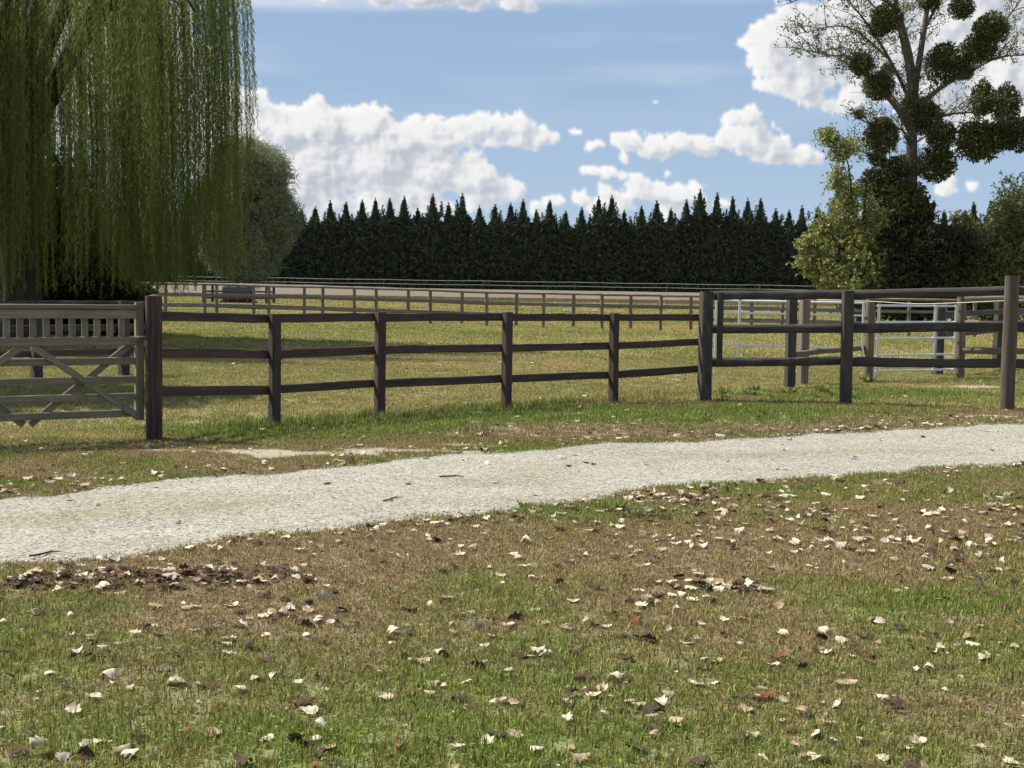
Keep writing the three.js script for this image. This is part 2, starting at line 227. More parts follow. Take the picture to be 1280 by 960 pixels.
{
  const N = 512, r = rng(5), chip = new Float32Array(N * N);
  for (let k = 0; k < 26000; k++) { const cx = r() * N, cy = r() * N, R = 1.4 + r() * r() * 3.6, v = 0.42 + 0.58 * r(), q = 0.6 + 0.4 * r(); for (let y = -5; y <= 5; y++) for (let x = -5; x <= 5; x++) if (x * x * q + y * y < R * R) chip[((Math.floor(cy + y) + N) % N) * N + (Math.floor(cx + x) + N) % N] = v * (1 - 0.25 * (x * x + y * y) / (R * R)); }
  const dustF = tiled((x, y) => fbm(x * 0.012, y * 0.012, 5), N, N);
  const map = tex(N, N, (x, y) => { const v = chip[y * N + x], d = dustF(x, y), w = v < 0.3 ? 0.32 : 0.12 + 0.98 * v; const k = w * (0.84 + 0.32 * (d - 0.3)); return [k, k * 0.975, k * 0.905]; });
  const bump = tex(N, N, (x, y) => { const v = chip[y * N + x]; return [v, v, v]; });
  const P = [], C = [], U = [], I = [], nx = 420, nz = 26;
  for (let i = 0; i <= nx; i++) {
    const x = -14 + 32 * i / nx, z0 = lineAt(TRU, x) - edgeWob(x, 5) - 0.15, z1 = lineAt(TRL, x) + edgeWob(x, 40) + 0.15;
    for (let k = 0; k <= nz; k++) {
      const t = k / nz, z = mix(z0, z1, t), e = Math.min(t, 1 - t) * (z1 - z0);
      P.push(x, rawH(x, z) + 0.012 * sstep(0.15, 0.5, e) - 0.022 * (1 - sstep(0.0, 0.17, e)) + 0.006 * (vn(x * 6, z * 6) - 0.5), z); U.push(x / 2.1, z / 2.1);
      const mid = Math.exp(-(((t - 0.5) / 0.12) ** 2)) * sstep(0.35, 0.65, fbm(x * 0.8, z * 0.8 + 7, 3)), dirt = sstep(0.5, 0.72, fbm(x * 0.9 + 3, z * 1.8, 4)) * 0.45 + (1 - sstep(0.1, 0.4, e)) * 0.55 * vn(x * 5, z * 7);
      let c = [0.43, 0.41, 0.362]; c = mix3(c, [0.32, 0.28, 0.205], clamp(dirt)); c = mix3(c, [0.27, 0.26, 0.14], mid * 0.5); C.push(...c);
    }
  }
  for (let i = 0; i < nx; i++) for (let k = 0; k < nz; k++) { const a = i * (nz + 1) + k, b = a + nz + 1; I.push(a, a + 1, b, b, a + 1, b + 1); }
  const geo = new THREE.BufferGeometry(); geo.setAttribute('position', new THREE.Float32BufferAttribute(P, 3)); geo.setAttribute('color', new THREE.Float32BufferAttribute(C, 3)); geo.setAttribute('uv', new THREE.Float32BufferAttribute(U, 2)); geo.setIndex(I); geo.computeVertexNormals();
  const m = shadowed(new THREE.Mesh(geo, new THREE.MeshStandardMaterial({ vertexColors: true, map, bumpMap: bump, bumpScale: 0.007, roughness: 0.93 }))); m.name = 'gravel_track'; scene.add(m);
  tag(m, 'pale gravel track curving past the paddock fence', 'track', null, 'structure');
}

// ---------------------------------------------------------------- beams, posts, limbs
// rings of [x, y, z] points, lofted and capped; flat shading keeps sawn edges crisp
function loft(rings, closedUv, flat) {
  const P = [], U = [], I = [], K = rings[0].length;
  let len = 0, prev = null;
  rings.forEach((R, i) => {
    const c = R.reduce((s, p) => [s[0] + p[0] / K, s[1] + p[1] / K, s[2] + p[2] / K], [0, 0, 0]); if (prev) len += Math.hypot(c[0] - prev[0], c[1] - prev[1], c[2] - prev[2]); prev = c;
    let u = 0; for (let k = 0; k <= K; k++) { const p = R[k % K]; if (k) { const q = R[k - 1]; u += Math.hypot(p[0] - q[0], p[1] - q[1], p[2] - q[2]); } P.push(...p); U.push(u * closedUv[0] + closedUv[2], len * closedUv[1] + closedUv[3]); }
  });
  const w = K + 1; for (let i = 0; i < rings.length - 1; i++) for (let k = 0; k < K; k++) { const a = i * w + k, b = a + w; I.push(a, b, a + 1, b, b + 1, a + 1); }
  for (const [R, rev] of [[rings[0], 0], [rings[rings.length - 1], 1]]) { const o = P.length / 3; R.forEach((p) => { P.push(...p); U.push(p[1] * 2, p[2] * 2); }); for (let k = 1; k < K - 1; k++) rev ? I.push(o, o + k + 1, o + k) : I.push(o, o + k, o + k + 1); }
  let g = new THREE.BufferGeometry(); g.setAttribute('position', new THREE.Float32BufferAttribute(P, 3)); g.setAttribute('uv', new THREE.Float32BufferAttribute(U, 2)); g.setIndex(I);
  if (flat) g = g.toNonIndexed(); g.computeVertexNormals(); return g;
}
// sawn timber along +x from 0 to L, w across (z) and h high (y)
function beam(L, h, w, seed, { seg = 8, bev = 0.007, wob = 0.006, round = 0, sag = 0, half = 0 } = {}) {
  const r = rng(seed), rings = [], ox = r() * 30, amp = wob;
  for (let i = 0; i <= seg; i++) {
    const t = i / seg, x = L * t, dy = (vn(x * 1.3 + ox, 1.5) - 0.5) * 2 * amp - sag * 4 * t * (1 - t), dz = (vn(x * 1.3 + ox, 8.5) - 0.5) * 2 * amp, sc = 1 + (vn(x * 2.1 + ox, 3.3) - 0.5) * amp * 9;
    let pts = [];
    if (round) { const K = 12; for (let k = 0; k < K; k++) { const a = k / K * Math.PI * 2, rr = 1 + (vn(k * 0.9 + ox, x * 1.6) - 0.5) * amp * 11; let py = Math.cos(a) * h / 2 * rr, pz = Math.sin(a) * w / 2 * rr; if (half) pz = Math.max(pz, -w * 0.12); pts.push([py, pz]); } }
    else { const b = bev, H2 = h / 2, W2 = w / 2; pts = [[H2 - b, -W2], [H2, -W2 + b], [H2, W2 - b], [H2 - b, W2], [-H2 + b, W2], [-H2, W2 - b], [-H2, -W2 + b], [-H2 + b, -W2]]; }
    rings.push(pts.map(([y, z]) => [x, y * sc + dy + (r() - 0.5) * amp * 0.35, z * sc + dz + (r() - 0.5) * amp * 0.35]));
  }
  return loft(rings, [1.6, 1.1, r(), r()], !round);
}
const Xa = new THREE.Vector3(), Ya = new THREE.Vector3(), Za = new THREE.Vector3(), Bm = new THREE.Matrix4();
// lay a +x timber from A to B (coordinates of the parent), its height kept upright
function lay(name, geo, mat, parent, A, B, up = [0, 1, 0]) {
  const m = part(name, geo, mat, parent);
  Xa.set(B[0] - A[0], B[1] - A[1], B[2] - A[2]).normalize(); Za.crossVectors(Xa, Ya.set(...up)).normalize(); Ya.crossVectors(Za, Xa).normalize();
  Bm.makeBasis(Xa, Ya, Za); m.quaternion.setFromRotationMatrix(Bm); m.position.set(...A); return m;
}
const dist3 = (A, B) => Math.hypot(B[0] - A[0], B[1] - A[1], B[2] - A[2]);
// a post standing at (x, z), turned by `turn`
function post(parent, o, x, z, h, w, mat, seed, { turn = 0, round = 0, lean = 0, d = w, y0 = -0.12, name = 'post' } = {}) {
  const g = beam(h - y0, w, d, seed, { seg: 9, bev: 0.012, wob: round ? 0.006 : 0.004, round });
  const m = part(name, g, mat, parent), gy = H(x, z);
  m.rotation.set(0, 0, Math.PI / 2); m.rotation.order = 'YXZ'; m.rotation.y = turn; m.rotation.z = Math.PI / 2 + lean;
  m.position.set(x - o[0], gy + y0 - o[1], z - o[2]); return m;
}
// limb along points [x, y, z, r]
function limb(pts, sides = 7, seed = 1, sub = 4) {
  const curve = new THREE.CatmullRomCurve3(pts.map((p) => new THREE.Vector3(p[0], p[1], p[2])), false, 'centripetal'), n = Math.max(2, (pts.length - 1) * sub), rings = [];
  const N = new THREE.Vector3(), Bn = new THREE.Vector3(), up = new THREE.Vector3(0.31, 0.2, 0.93);
  for (let i = 0; i <= n; i++) {
    const t = i / n, p = curve.getPoint(t), T = curve.getTangent(t), q = t * (pts.length - 1), k = Math.min(pts.length - 2, Math.floor(q)), r = mix(pts[k][3], pts[k + 1][3], q - k);
    N.crossVectors(T, up).normalize(); Bn.crossVectors(T, N);
    rings.push(Array.from({ length: sides }, (_, s) => { const a = -s / sides * Math.PI * 2, rr = r * (1 + (vn(s * 1.3 + seed, i * 0.7) - 0.5) * 0.22); return [p.x + (N.x * Math.cos(a) + Bn.x * Math.sin(a)) * rr, p.y + (N.y * Math.cos(a) + Bn.y * Math.sin(a)) * rr, p.z + (N.z * Math.cos(a) + Bn.z * Math.sin(a)) * rr]; }));
  }
  return loft(rings, [1.2, 0.6, 0, 0], false);
}

// ---------------------------------------------------------------- fences and gates
const pick = (a, r) => a[Math.floor(r() * a.length)];
let seedNo = 100;
{ // the dark board fence along the track
  const r = rng(21), o = [-3.64, H(-3.64, -14.4), -14.4];
  const f = thing('board_fence', 'dark brown three board fence along the grass verge behind the gravel track', 'fence', o);
  const P = [[-2.70, -16.10, 1.28], [-1.62, -17.35, 1.28], [-0.07, -18.73, 1.28], [1.44, -20.16, 1.27]], turn = Math.PI / 4 * 0.92;
  P.forEach(([x, z, h], i) => post(f, o, x, z, h, 0.115, M.fence[(i + 1) % 3], seedNo++, { turn: turn + (r() - 0.5) * 0.2, lean: (r() - 0.5) * 0.012, d: 0.11 }));
  const L = [[-3.64, -14.40], ...P, [2.79, -20.58]], hts = [[1.255, 0.885, 0.50], [1.225, 0.82, 0.41], [1.215, 0.81, 0.40], [1.215, 0.805, 0.395], [1.21, 0.80, 0.39], [1.215, 0.85, 0.465]];
  for (let i = 0; i < 5; i++) for (let k = 0; k < 3; k++) {
    const [ax, az] = L[i], [bx, bz] = L[i + 1], dx = bx - ax, dz = bz - az, l = Math.hypot(dx, dz);
    const e0 = i === 0 ? 0.05 : 0.004, e1 = i === 4 ? 0.06 : 0.004, ux = dx / l, uz = dz / l;   // boards nailed to the paddock side of the posts
    const A = [ax + ux * e0 + 0.075 * uz - o[0], H(ax, az) + hts[i][k] + (r() - 0.5) * 0.012 - o[1], az + uz * e0 - 0.075 * ux - o[2]];
    const B = [bx - ux * e1 + 0.075 * uz - o[0], H(bx, bz) + hts[i + 1][k] + (r() - 0.5) * 0.012 - o[1], bz - uz * e1 - 0.075 * ux - o[2]];
    lay('rail', beam(dist3(A, B), 0.102 + (r() - 0.5) * 0.01, 0.036, seedNo++, { seg: 14, wob: 0.009, bev: 0.006 }), pick(M.fence, r), f, A, B);
  }
}
{ // the heavy square gate post
  const o = [-3.64, H(-3.64, -14.4), -14.4];
  const g = thing('gate_post', 'thick reddish brown square post between the wooden gate and the board fence', 'post', o);
  post(g, o, -3.64, -14.40, 1.465, 0.155, M.gatepost, 301, { turn: 0.35, d: 0.15, name: 'shaft' });
  part('cap', new THREE.ConeGeometry(0.085, 0.022, 4, 1).rotateY(Math.PI / 4).rotateZ(-Math.PI / 2), M.gatepost, g.children[0]).position.set(1.594, 0, 0);
  const lp = part('latch_plate', new THREE.BoxGeometry(0.09, 0.05, 0.012), M.iron, g); lp.position.set(-0.035, 0.99, 0.082); lp.rotation.y = 0.35;
}
{ // the wooden gate with its row of pickets
  const a = rad(31.5), L = 2.30, o = [-5.73, H(-5.73, -13.27), -13.27];
  const g = thing('wooden_gate', 'weathered grey wooden gate with short pickets on top and crossed braces below', 'gate', o, a);
  let s = 400; const r = rng(9), W = M.gate;
  const bar = (name, y, h, w, z = 0, mat = pick(W, r), x0 = 0.08, x1 = L - 0.08) => lay(name, beam(x1 - x0, h, w, s++, { seg: 12, wob: 0.004, bev: 0.006 }), mat, g, [x0, y, z], [x1, y, z]);
  for (const x of [0.04, L - 0.04]) { const st = part('stile', beam(1.2, 0.085, 0.075, s++, { seg: 10, wob: 0.003 }), W[0], g); st.rotation.z = Math.PI / 2; st.position.set(x, 0.2, 0); }
  lay('cap_rail', beam(L - 0.16, 0.045, 0.10, s++, { seg: 14, wob: 0.004 }), W[1], g, [0.08, 1.353, 0], [L - 0.08, 1.353, 0]);
  bar('top_board', 1.28, 0.09, 0.032, 0.03); bar('lower_board', 1.01, 0.088, 0.032, 0.03);
  const n = 16; for (let i = 0; i < n; i++) { const x = 0.15 + (L - 0.3) * (i + 0.5) / n, p = part('picket', beam(0.31, 0.064, 0.02, s++, { seg: 3, wob: 0.003, bev: 0.003 }), pick(W, r), g); p.rotation.z = Math.PI / 2 + (r() - 0.5) * 0.02; p.position.set(x, 0.985, 0.002); }
  for (const [y, h] of [[0.805, 0.074], [0.615, 0.076], [0.44, 0.076], [0.272, 0.074]]) bar('bar', y, h, 0.026, 0);
  const mid = L / 2;
  for (const [x0, x1] of [[mid + 0.05, L - 0.05], [mid - 0.05, 0.05]]) lay('brace', beam(Math.hypot(x1 - x0, 0.74), 0.07, 0.024, s++, { seg: 8, wob: 0.003 }), W[0], g, [x0, 0.965, 0.028], [x1, 0.225, 0.028]);
  for (const [x0, x1] of [[mid + 0.03, L - 0.1], [mid - 0.03, 0.1]]) lay('brace', beam(Math.hypot(x1 - x0, 0.80), 0.07, 0.024, s++, { seg: 8, wob: 0.003 }), W[1], g, [x0, 0.19, -0.028], [x1, 0.99, -0.028]);
  const lt = part('latch', new THREE.BoxGeometry(0.14, 0.022, 0.016), M.iron, g); lt.position.set(L - 0.05, 1.02, 0.06);
  part('latch_bolt', new THREE.CylinderGeometry(0.009, 0.009, 0.12, 8).rotateZ(Math.PI / 2), M.steel, lt).position.set(0.03, 0.03, 0);
  for (const y of [0.45, 1.15]) { const h = part('hinge', new THREE.BoxGeometry(0.2, 0.035, 0.01), M.iron, g); h.position.set(0.09, y, 0.047); }
}
{ // the post the gate swings on, just out of the picture
  const o = [-5.86, H(-5.86, -13.19), -13.19], g = thing('gate_post', 'thick square post that carries the hinges of the wooden gate', 'post', o);
  post(g, o, -5.86, -13.19, 1.465, 0.155, M.gatepost, 302, { turn: 0.35, name: 'shaft' });
}
{ // fence behind the gate, under the willow
  const r = rng(33), o = [-6.2, H(-6.2, -24.3), -24.3], f = thing('board_fence', 'short run of three board fence behind the wooden gate under the willow', 'fence', o);
  const P = [[-6.55, -23.92], [-7.62, -22.72], [-8.9, -21.3], [-10.2, -19.9]];
  P.forEach(([x, z], i) => post(f, o, x, z, 1.27, 0.15, M.corral[i % 2], seedNo++, { turn: 0.8 }));
  const L = [[-6.12, -24.4], ...P];
  for (let i = 0; i < 4; i++) [1.21, 0.82, 0.42].forEach((h) => { const [ax, az] = L[i], [bx, bz] = L[i + 1]; const dx = bx - ax, dz = bz - az, l = Math.hypot(dx, dz), sx = dz / l * 0.1, sz = -dx / l * 0.1; const A = [ax - sx - o[0], H(ax, az) + h - o[1], az - sz - o[2]], B = [bx - sx - o[0], H(bx, bz) + h - o[1], bz - sz - o[2]]; lay('rail', beam(l, 0.11, 0.04, seedNo++, { seg: 8, wob: 0.008 }), pick(M.corral, r), f, A, B); });
}
{ // the tall corral fence of half logs
  const r = rng(44), o = [2.79, H(2.79, -20.55), -20.55], f = thing('log_fence', 'tall dark half log fence with three rails beside the track', 'fence', o);
  const P = [[2.79, -20.55, 1.59, 0.165], [4.83, -20.50, 1.63, 0.15], [6.92, -19.80, 1.87, 0.20], [9.0, -19.1, 1.7, 0.17]];
  P.forEach(([x, z, h, w], i) => post(f, o, x, z, h, w, M.corral[i === 2 ? 2 : i % 2], seedNo++, { round: i === 2 || i === 3 ? 1 : 0, turn: [0.25, 0.05, 0.3, 0.3][i], lean: [0, 0.006, -0.004, 0][i] }));
  const hts = [[1.53, 1.055, 0.565], [1.575, 1.08, 0.60], [1.68, 1.165, 0.655], [1.6, 1.1, 0.6]];
  for (let i = 0; i < 3; i++) for (let k = 0; k < 3; k++) {
    const [ax, az, , aw] = P[i], [bx, bz, , bw] = P[i + 1], off = -0.13;
    const A = [ax + (i ? 0 : 0.08) - o[0], hts[i][k] + H(ax, az) - o[1], az + off - o[2]], B = [bx - o[0], hts[i + 1][k] + H(bx, bz) - o[1] + (i === 1 ? -0.012 : 0), bz + off - o[2]];
    lay('rail', beam(dist3(A, B), 0.135, 0.10, seedNo++, { seg: 22, wob: k === 2 ? 0.02 : 0.012, round: 1 }), M.corral[(k + i) % 2], f, A, B);
  }
  const b = part('batten', beam(1.05, 0.085, 0.06, 555, { seg: 6 }), M.corral[1], f); b.rotation.z = Math.PI / 2; b.position.set(0.215, 0.53, -0.06);
}
{ // the cross fence of the corral and its odd posts
  const r = rng(45), o = [4.56, H(4.56, -23.27), -23.27], f = thing('log_fence', 'low split log rail between dark and pale posts beside the metal gates', 'fence', o);
  post(f, o, 4.56, -23.27, 1.46, 0.145, M.corral[0], seedNo++, { turn: 0.2 });
  post(f, o, 4.98, -24.28, 1.45, 0.145, M.far[1], seedNo++, { turn: 0.3 });
  post(f, o, 6.43, -25.62, 1.52, 0.17, M.brownpost, seedNo++, { turn: 0.4, round: 1 });
  lay('rail', beam(3.02, 0.10, 0.09, 611, { seg: 18, wob: 0.014, round: 1 }), M.brownpost, f, [0, 0.55, 0.03 - 0.13], [1.87, 0.60, -2.35 - 0.13]);
  const q = thing('log_fence', 'round log rails on brown posts at the far right end of the corral', 'fence', [8.43, H(8.43, -26.72), -26.72]), o2 = [8.43, H(8.43, -26.72), -26.72];
  const Q = [[8.43, -26.72, 1.55, 0.18, M.brownpost], [8.62, -22.4, 1.56, 0.15, M.corral[0]], [11.6, -25.6, 1.55, 0.17, M.brownpost]];
  Q.forEach(([x, z, h, w, m]) => post(q, o2, x, z, h, w, m, seedNo++, { round: 1 }));
  for (const h of [1.50, 1.05, 0.53]) lay('rail', beam(3.36, 0.12, 0.12, seedNo++, { seg: 20, wob: 0.02, round: 1 }), pick([M.far[1], M.brownpost], r), q, [0, h, 0.12], [3.17, h + 0.04, 1.12 + 0.12]);
  const d = thing('log_fence', 'dark posts and rails behind the metal gate under the trees', 'fence', [8.28, H(8.28, -27.63), -27.63]), o3 = [8.28, H(8.28, -27.63), -27.63];
  [[8.28, -27.63, 1.32], [11.0, -32.2, 1.4], [13.6, -36.8, 1.4]].forEach(([x, z, h]) => post(d, o3, x, z, h, 0.17, M.corral[0], seedNo++, { turn: 0.4 }));
  const D = [[8.28, -27.63], [11.0, -32.2], [13.6, -36.8]];
  for (let i = 0; i < 2; i++) for (const h of [1.18, 0.78]) lay('rail', beam(5.3, 0.11, 0.05, seedNo++, { seg: 10, wob: 0.01 }), M.corral[1], d, [D[i][0] - o3[0] + 0.1, h, D[i][1] - o3[2]], [D[i + 1][0] - o3[0] + 0.1, h + H(...D[i + 1]) - H(...D[0]), D[i + 1][1] - o3[2]]);
}
function metalGate(label, A, B, hs, stiles) {
  const L = Math.hypot(B[0] - A[0], B[1] - A[1]), g = thing('metal_gate', label, 'gate', [A[0], H(...A), A[1]], Math.atan2(-(B[1] - A[1]), B[0] - A[0]), 'galvanised gates of the corral');
  const tube = (l, r) => new THREE.CylinderGeometry(r, r, l, 10);
  hs.forEach((h) => part('bar', tube(L, 0.021).rotateZ(Math.PI / 2), M.steel, g).position.set(L / 2, h, 0));
  stiles.forEach((t) => part('stile', tube(hs[0] - hs[hs.length - 1] + 0.05, 0.024), M.steel, g).position.set(L * t, (hs[0] + hs[hs.length - 1]) / 2, t > 0 && t < 1 ? 0.03 : 0));
  const foot = part('foot', tube(hs[hs.length - 1] + 0.05, 0.02), M.steel, g); foot.position.set(0.02, hs[hs.length - 1] / 2, 0);
  part('hinge', new THREE.BoxGeometry(0.12, 0.05, 0.03), M.iron, g).position.set(L + 0.03, hs[1] - 0.05, 0);
}
metalGate('galvanised tube gate ending at the pale brown corral post, thin upright near its end', [3.75, -26.4], [6.30, -24.9 - 0.55], [1.39, 1.165, 0.865, 0.57, 0.26], [0.01, 0.17, 0.99]);
metalGate('short galvanised tube gate between the two brown corral posts', [6.58, -25.72], [8.30, -26.68], [1.38, 1.08, 0.785, 0.48, 0.19], [0.01, 0.72, 0.99]);
{ const c = new THREE.CatmullRomCurve3([[4.6, 1.46, -23.2], [5.7, 1.44, -22.6], [6.3, 1.42, -22.0], [7.4, 1.50, -21.0], [8.6, 1.50, -22.3]].map((p) => new THREE.Vector3(...p)));
  const m = shadowed(new THREE.Mesh(new THREE.TubeGeometry(c, 40, 0.006, 5), M.rope)); m.name = 'fence_rope'; m.position.y = H(6, -22); scene.add(m); tag(m, 'thin pale rope strung between the corral posts', 'rope'); }
// the two far fences either side of a strip of grass
function farFence(label, P0, step, n, hs, seed) {
  const r = rng(seed), o = [P0[0], H(...P0), P0[1]], f = thing('rail_fence', label, 'fence', o), pts = [];
  for (let i = 0; i < n; i++) { const x = P0[0] + step[0] * i + (r() - 0.5) * 0.05, z = P0[1] + step[1] * i; pts.push([x, z]); post(f, o, x, z, hs[0] + 0.02, 0.13, pick(M.far, r), seed * 50 + i, { round: 1, lean: (r() - 0.5) * 0.02 }); }
  for (let i = 0; i < n - 1; i++) for (const h of hs) { const [ax, az] = pts[i], [bx, bz] = pts[i + 1], A = [ax - o[0], H(ax, az) + h + (r() - 0.5) * 0.015 - o[1], az + 0.07 - o[2]], B = [bx - o[0], H(bx, bz) + h + (r() - 0.5) * 0.015 - o[1], bz + 0.07 - o[2]]; lay('rail', beam(dist3(A, B), 0.10, 0.085, seed * 90 + i, { seg: 6, wob: 0.008, round: 1 }), pick(M.far, r), f, A, B); }
}
farFence('pale three rail fence across the paddock, on the hedge side of the grass strip', [-24.0, -63.6], [2.195, -(-0.70)], 24, [1.31, 0.88, 0.44], 61);
farFence('pale three rail fence across the paddock, on the track side of the grass strip', [-22.5, -58.9], [2.15, 0.50], 23, [1.31, 0.88, 0.44], 62);
{ // thin fence before the hedge
  const o = [-44, H(-44, -186), -186], f = thing('strand_fence', 'thin two strand fence on slim posts before the dark hedge', 'fence', o), r = rng(70);
  const line = [-44, -30, -17, -4, 8, 20, 32, 45, 58].map((x) => [x, -186 + x * 0.03]);
  line.forEach(([x, z], i) => post(f, o, x, z, 1.25, 0.12, M.corral[2], 7000 + i));
  for (let i = 0; i < line.length - 1; i++) for (const h of [1.15, 0.62]) { const A = [line[i][0] - o[0], H(...line[i]) + h - o[1], line[i][1] + 0.07 - o[2]], B = [line[i + 1][0] - o[0], H(...line[i + 1]) + h - o[1], line[i + 1][1] + 0.07 - o[2]]; lay('strand', beam(dist3(A, B), 0.05, 0.03, 7100 + i, { seg: 5, sag: 0.05 }), M.rope, f, A, B); }
}
{ // water tank in a small pen
  const x = -17.0, z = -88, o = [x, H(x, z), z], t = thing('water_tank', 'dark grey rounded water tank on skids inside the small paddock pen', 'tank', o, 0.08);
  const sh = new THREE.Shape(); const w = 0.5, h = 1.0, q = 0.32; sh.moveTo(-w + q, 0.15); sh.lineTo(w - q, 0.15); sh.quadraticCurveTo(w, 0.15, w, 0.15 + q); sh.lineTo(w, h + 0.1 - q); sh.quadraticCurveTo(w, h + 0.1, w - q, h + 0.1); sh.lineTo(-w + q, h + 0.1); sh.quadraticCurveTo(-w, h + 0.1, -w, h + 0.1 - q); sh.lineTo(-w, 0.15 + q); sh.quadraticCurveTo(-w, 0.15, -w + q, 0.15);
  const g = new THREE.ExtrudeGeometry(sh, { depth: 1.7, bevelEnabled: true, bevelSize: 0.08, bevelThickness: 0.1, bevelSegments: 3, curveSegments: 8 }); g.translate(0, 0, -0.85); g.rotateY(Math.PI / 2);
  part('shell', g, new THREE.MeshStandardMaterial({ color: new THREE.Color().setRGB(0.075, 0.08, 0.085), roughness: 0.55 }), t);
  for (const s of [-1, 1]) part('skid', new THREE.BoxGeometry(2.2, 0.14, 0.12), M.corral[0], t).position.set(0, 0.07, s * 0.35);
  part('lid', new THREE.CylinderGeometry(0.2, 0.22, 0.08, 16), M.iron, t.children[0]).position.set(0.3, 1.2, 0);
  for (let k = 0; k < 3; k++) { const b = part('strap', new THREE.BoxGeometry(0.06, 1.12, 1.17), M.iron, t.children[0]); b.position.set(-0.6 + 0.6 * k, 0.63, 0); b.scale.set(1, 0.99, 1.0); }
  const f = thing('pen_fence', 'small square pen of dark posts and rails round the water tank', 'fence', [x - 1.9, H(x - 1.9, z + 1.2), z + 1.2]), o2 = [x - 1.9, H(x - 1.9, z + 1.2), z + 1.2];
  const C = [[x - 1.9, z + 1.2], [x + 1.95, z + 1.2], [x + 1.95, z - 1.4], [x - 1.9, z - 1.4]];
  C.forEach(([a, b], i) => post(f, o2, a, b, 1.25, 0.15, M.corral[0], 7300 + i));
  for (let i = 0; i < 4; i++) for (const h of [1.12, 0.72, 0.32]) { const a = C[i], b = C[(i + 1) % 4]; lay('rail', beam(Math.hypot(b[0] - a[0], b[1] - a[1]), 0.11, 0.05, 7400 + i, { seg: 6 }), M.corral[1], f, [a[0] - o2[0], h, a[1] - o2[2]], [b[0] - o2[0], h + H(...b) - H(...a), b[1] - o2[2]]); }
}

// ---------------------------------------------------------------- foliage
const V = (x, y, z) => new THREE.Vector3(x, y, z);
function leafTo(P, b, d, s, len, wid, fold = 0.15) {      // a folded lance of two triangles: base b, direction d, side s
  const m = [b.x + d.x * len * 0.45, b.y + d.y * len * 0.45, b.z + d.z * len * 0.45], n = V().crossVectors(d, s), t = [b.x + d.x * len, b.y + d.y * len, b.z + d.z * len], w = wid / 2;
  const l = [m[0] + s.x * w + n.x * w * fold, m[1] + s.y * w + n.y * w * fold, m[2] + s.z * w + n.z * w * fold], r = [m[0] - s.x * w + n.x * w * fold, m[1] - s.y * w + n.y * w * fold, m[2] - s.z * w + n.z * w * fold];
  P.push(b.x, b.y, b.z, ...l, ...t, b.x, b.y, b.z, ...t, ...r);
}
function soup(P) { const g = new THREE.BufferGeometry(); g.setAttribute('position', new THREE.Float32BufferAttribute(P, 3)); g.computeVertexNormals(); return g; }
const dirIn = (r) => { const z = r() * 2 - 1, a = r() * Math.PI * 2, q = Math.sqrt(1 - z * z); return V(q * Math.cos(a), z, q * Math.sin(a)); };
function spray(seed, n, R, len, wid, { upness = 0.4, lenVar = 0.5, shape = 1 } = {}) {   // leaves round short twigs, about R across
  const r = rng(seed), P = [];
  const tw = Math.max(2, Math.round(n / 6));
  for (let t = 0; t < tw; t++) {
    const d = dirIn(r); d.y = d.y * 0.6 + upness; d.normalize(); const L = R * (0.5 + 0.6 * r()), st = dirIn(r).multiplyScalar(R * 0.45);
    for (let i = 0; i < n / tw; i++) { const k = (i + r()) / (n / tw), b = st.clone().addScaledVector(d, L * k); const q = dirIn(r).multiplyScalar(0.9).addScaledVector(d, 0.55).normalize(), s = V().crossVectors(q, dirIn(r)).normalize(); leafTo(P, b, q, s, len * (1 - lenVar / 2 + lenVar * r()), wid * (0.7 + 0.6 * r()), 0.3 * r()); }
  }
  return soup(P);
}
const Mx = new THREE.Matrix4(), Qx = new THREE.Quaternion(), Sx = V(), Px = V(), Cx = new THREE.Color(), UPV = V(0, 1, 0), Q2 = new THREE.Quaternion();
function instanced(name, geos, mat, parent, items) {       // items: [geo index, position, quaternion, scale, color]
  geos.forEach((g, k) => {
    const mine = items.filter((t) => t[0] === k); if (!mine.length) return;
    const im = shadowed(new THREE.InstancedMesh(g, mat, mine.length)); im.name = name; im.userData.kind = 'stuff';
    mine.forEach(([, p, q, s, c], i) => { Mx.compose(p, q, typeof s === 'number' ? Sx.setScalar(s) : s); im.setMatrixAt(i, Mx); im.setColorAt(i, Cx.setRGB(...c)); });
    parent.add(im);
  });
}
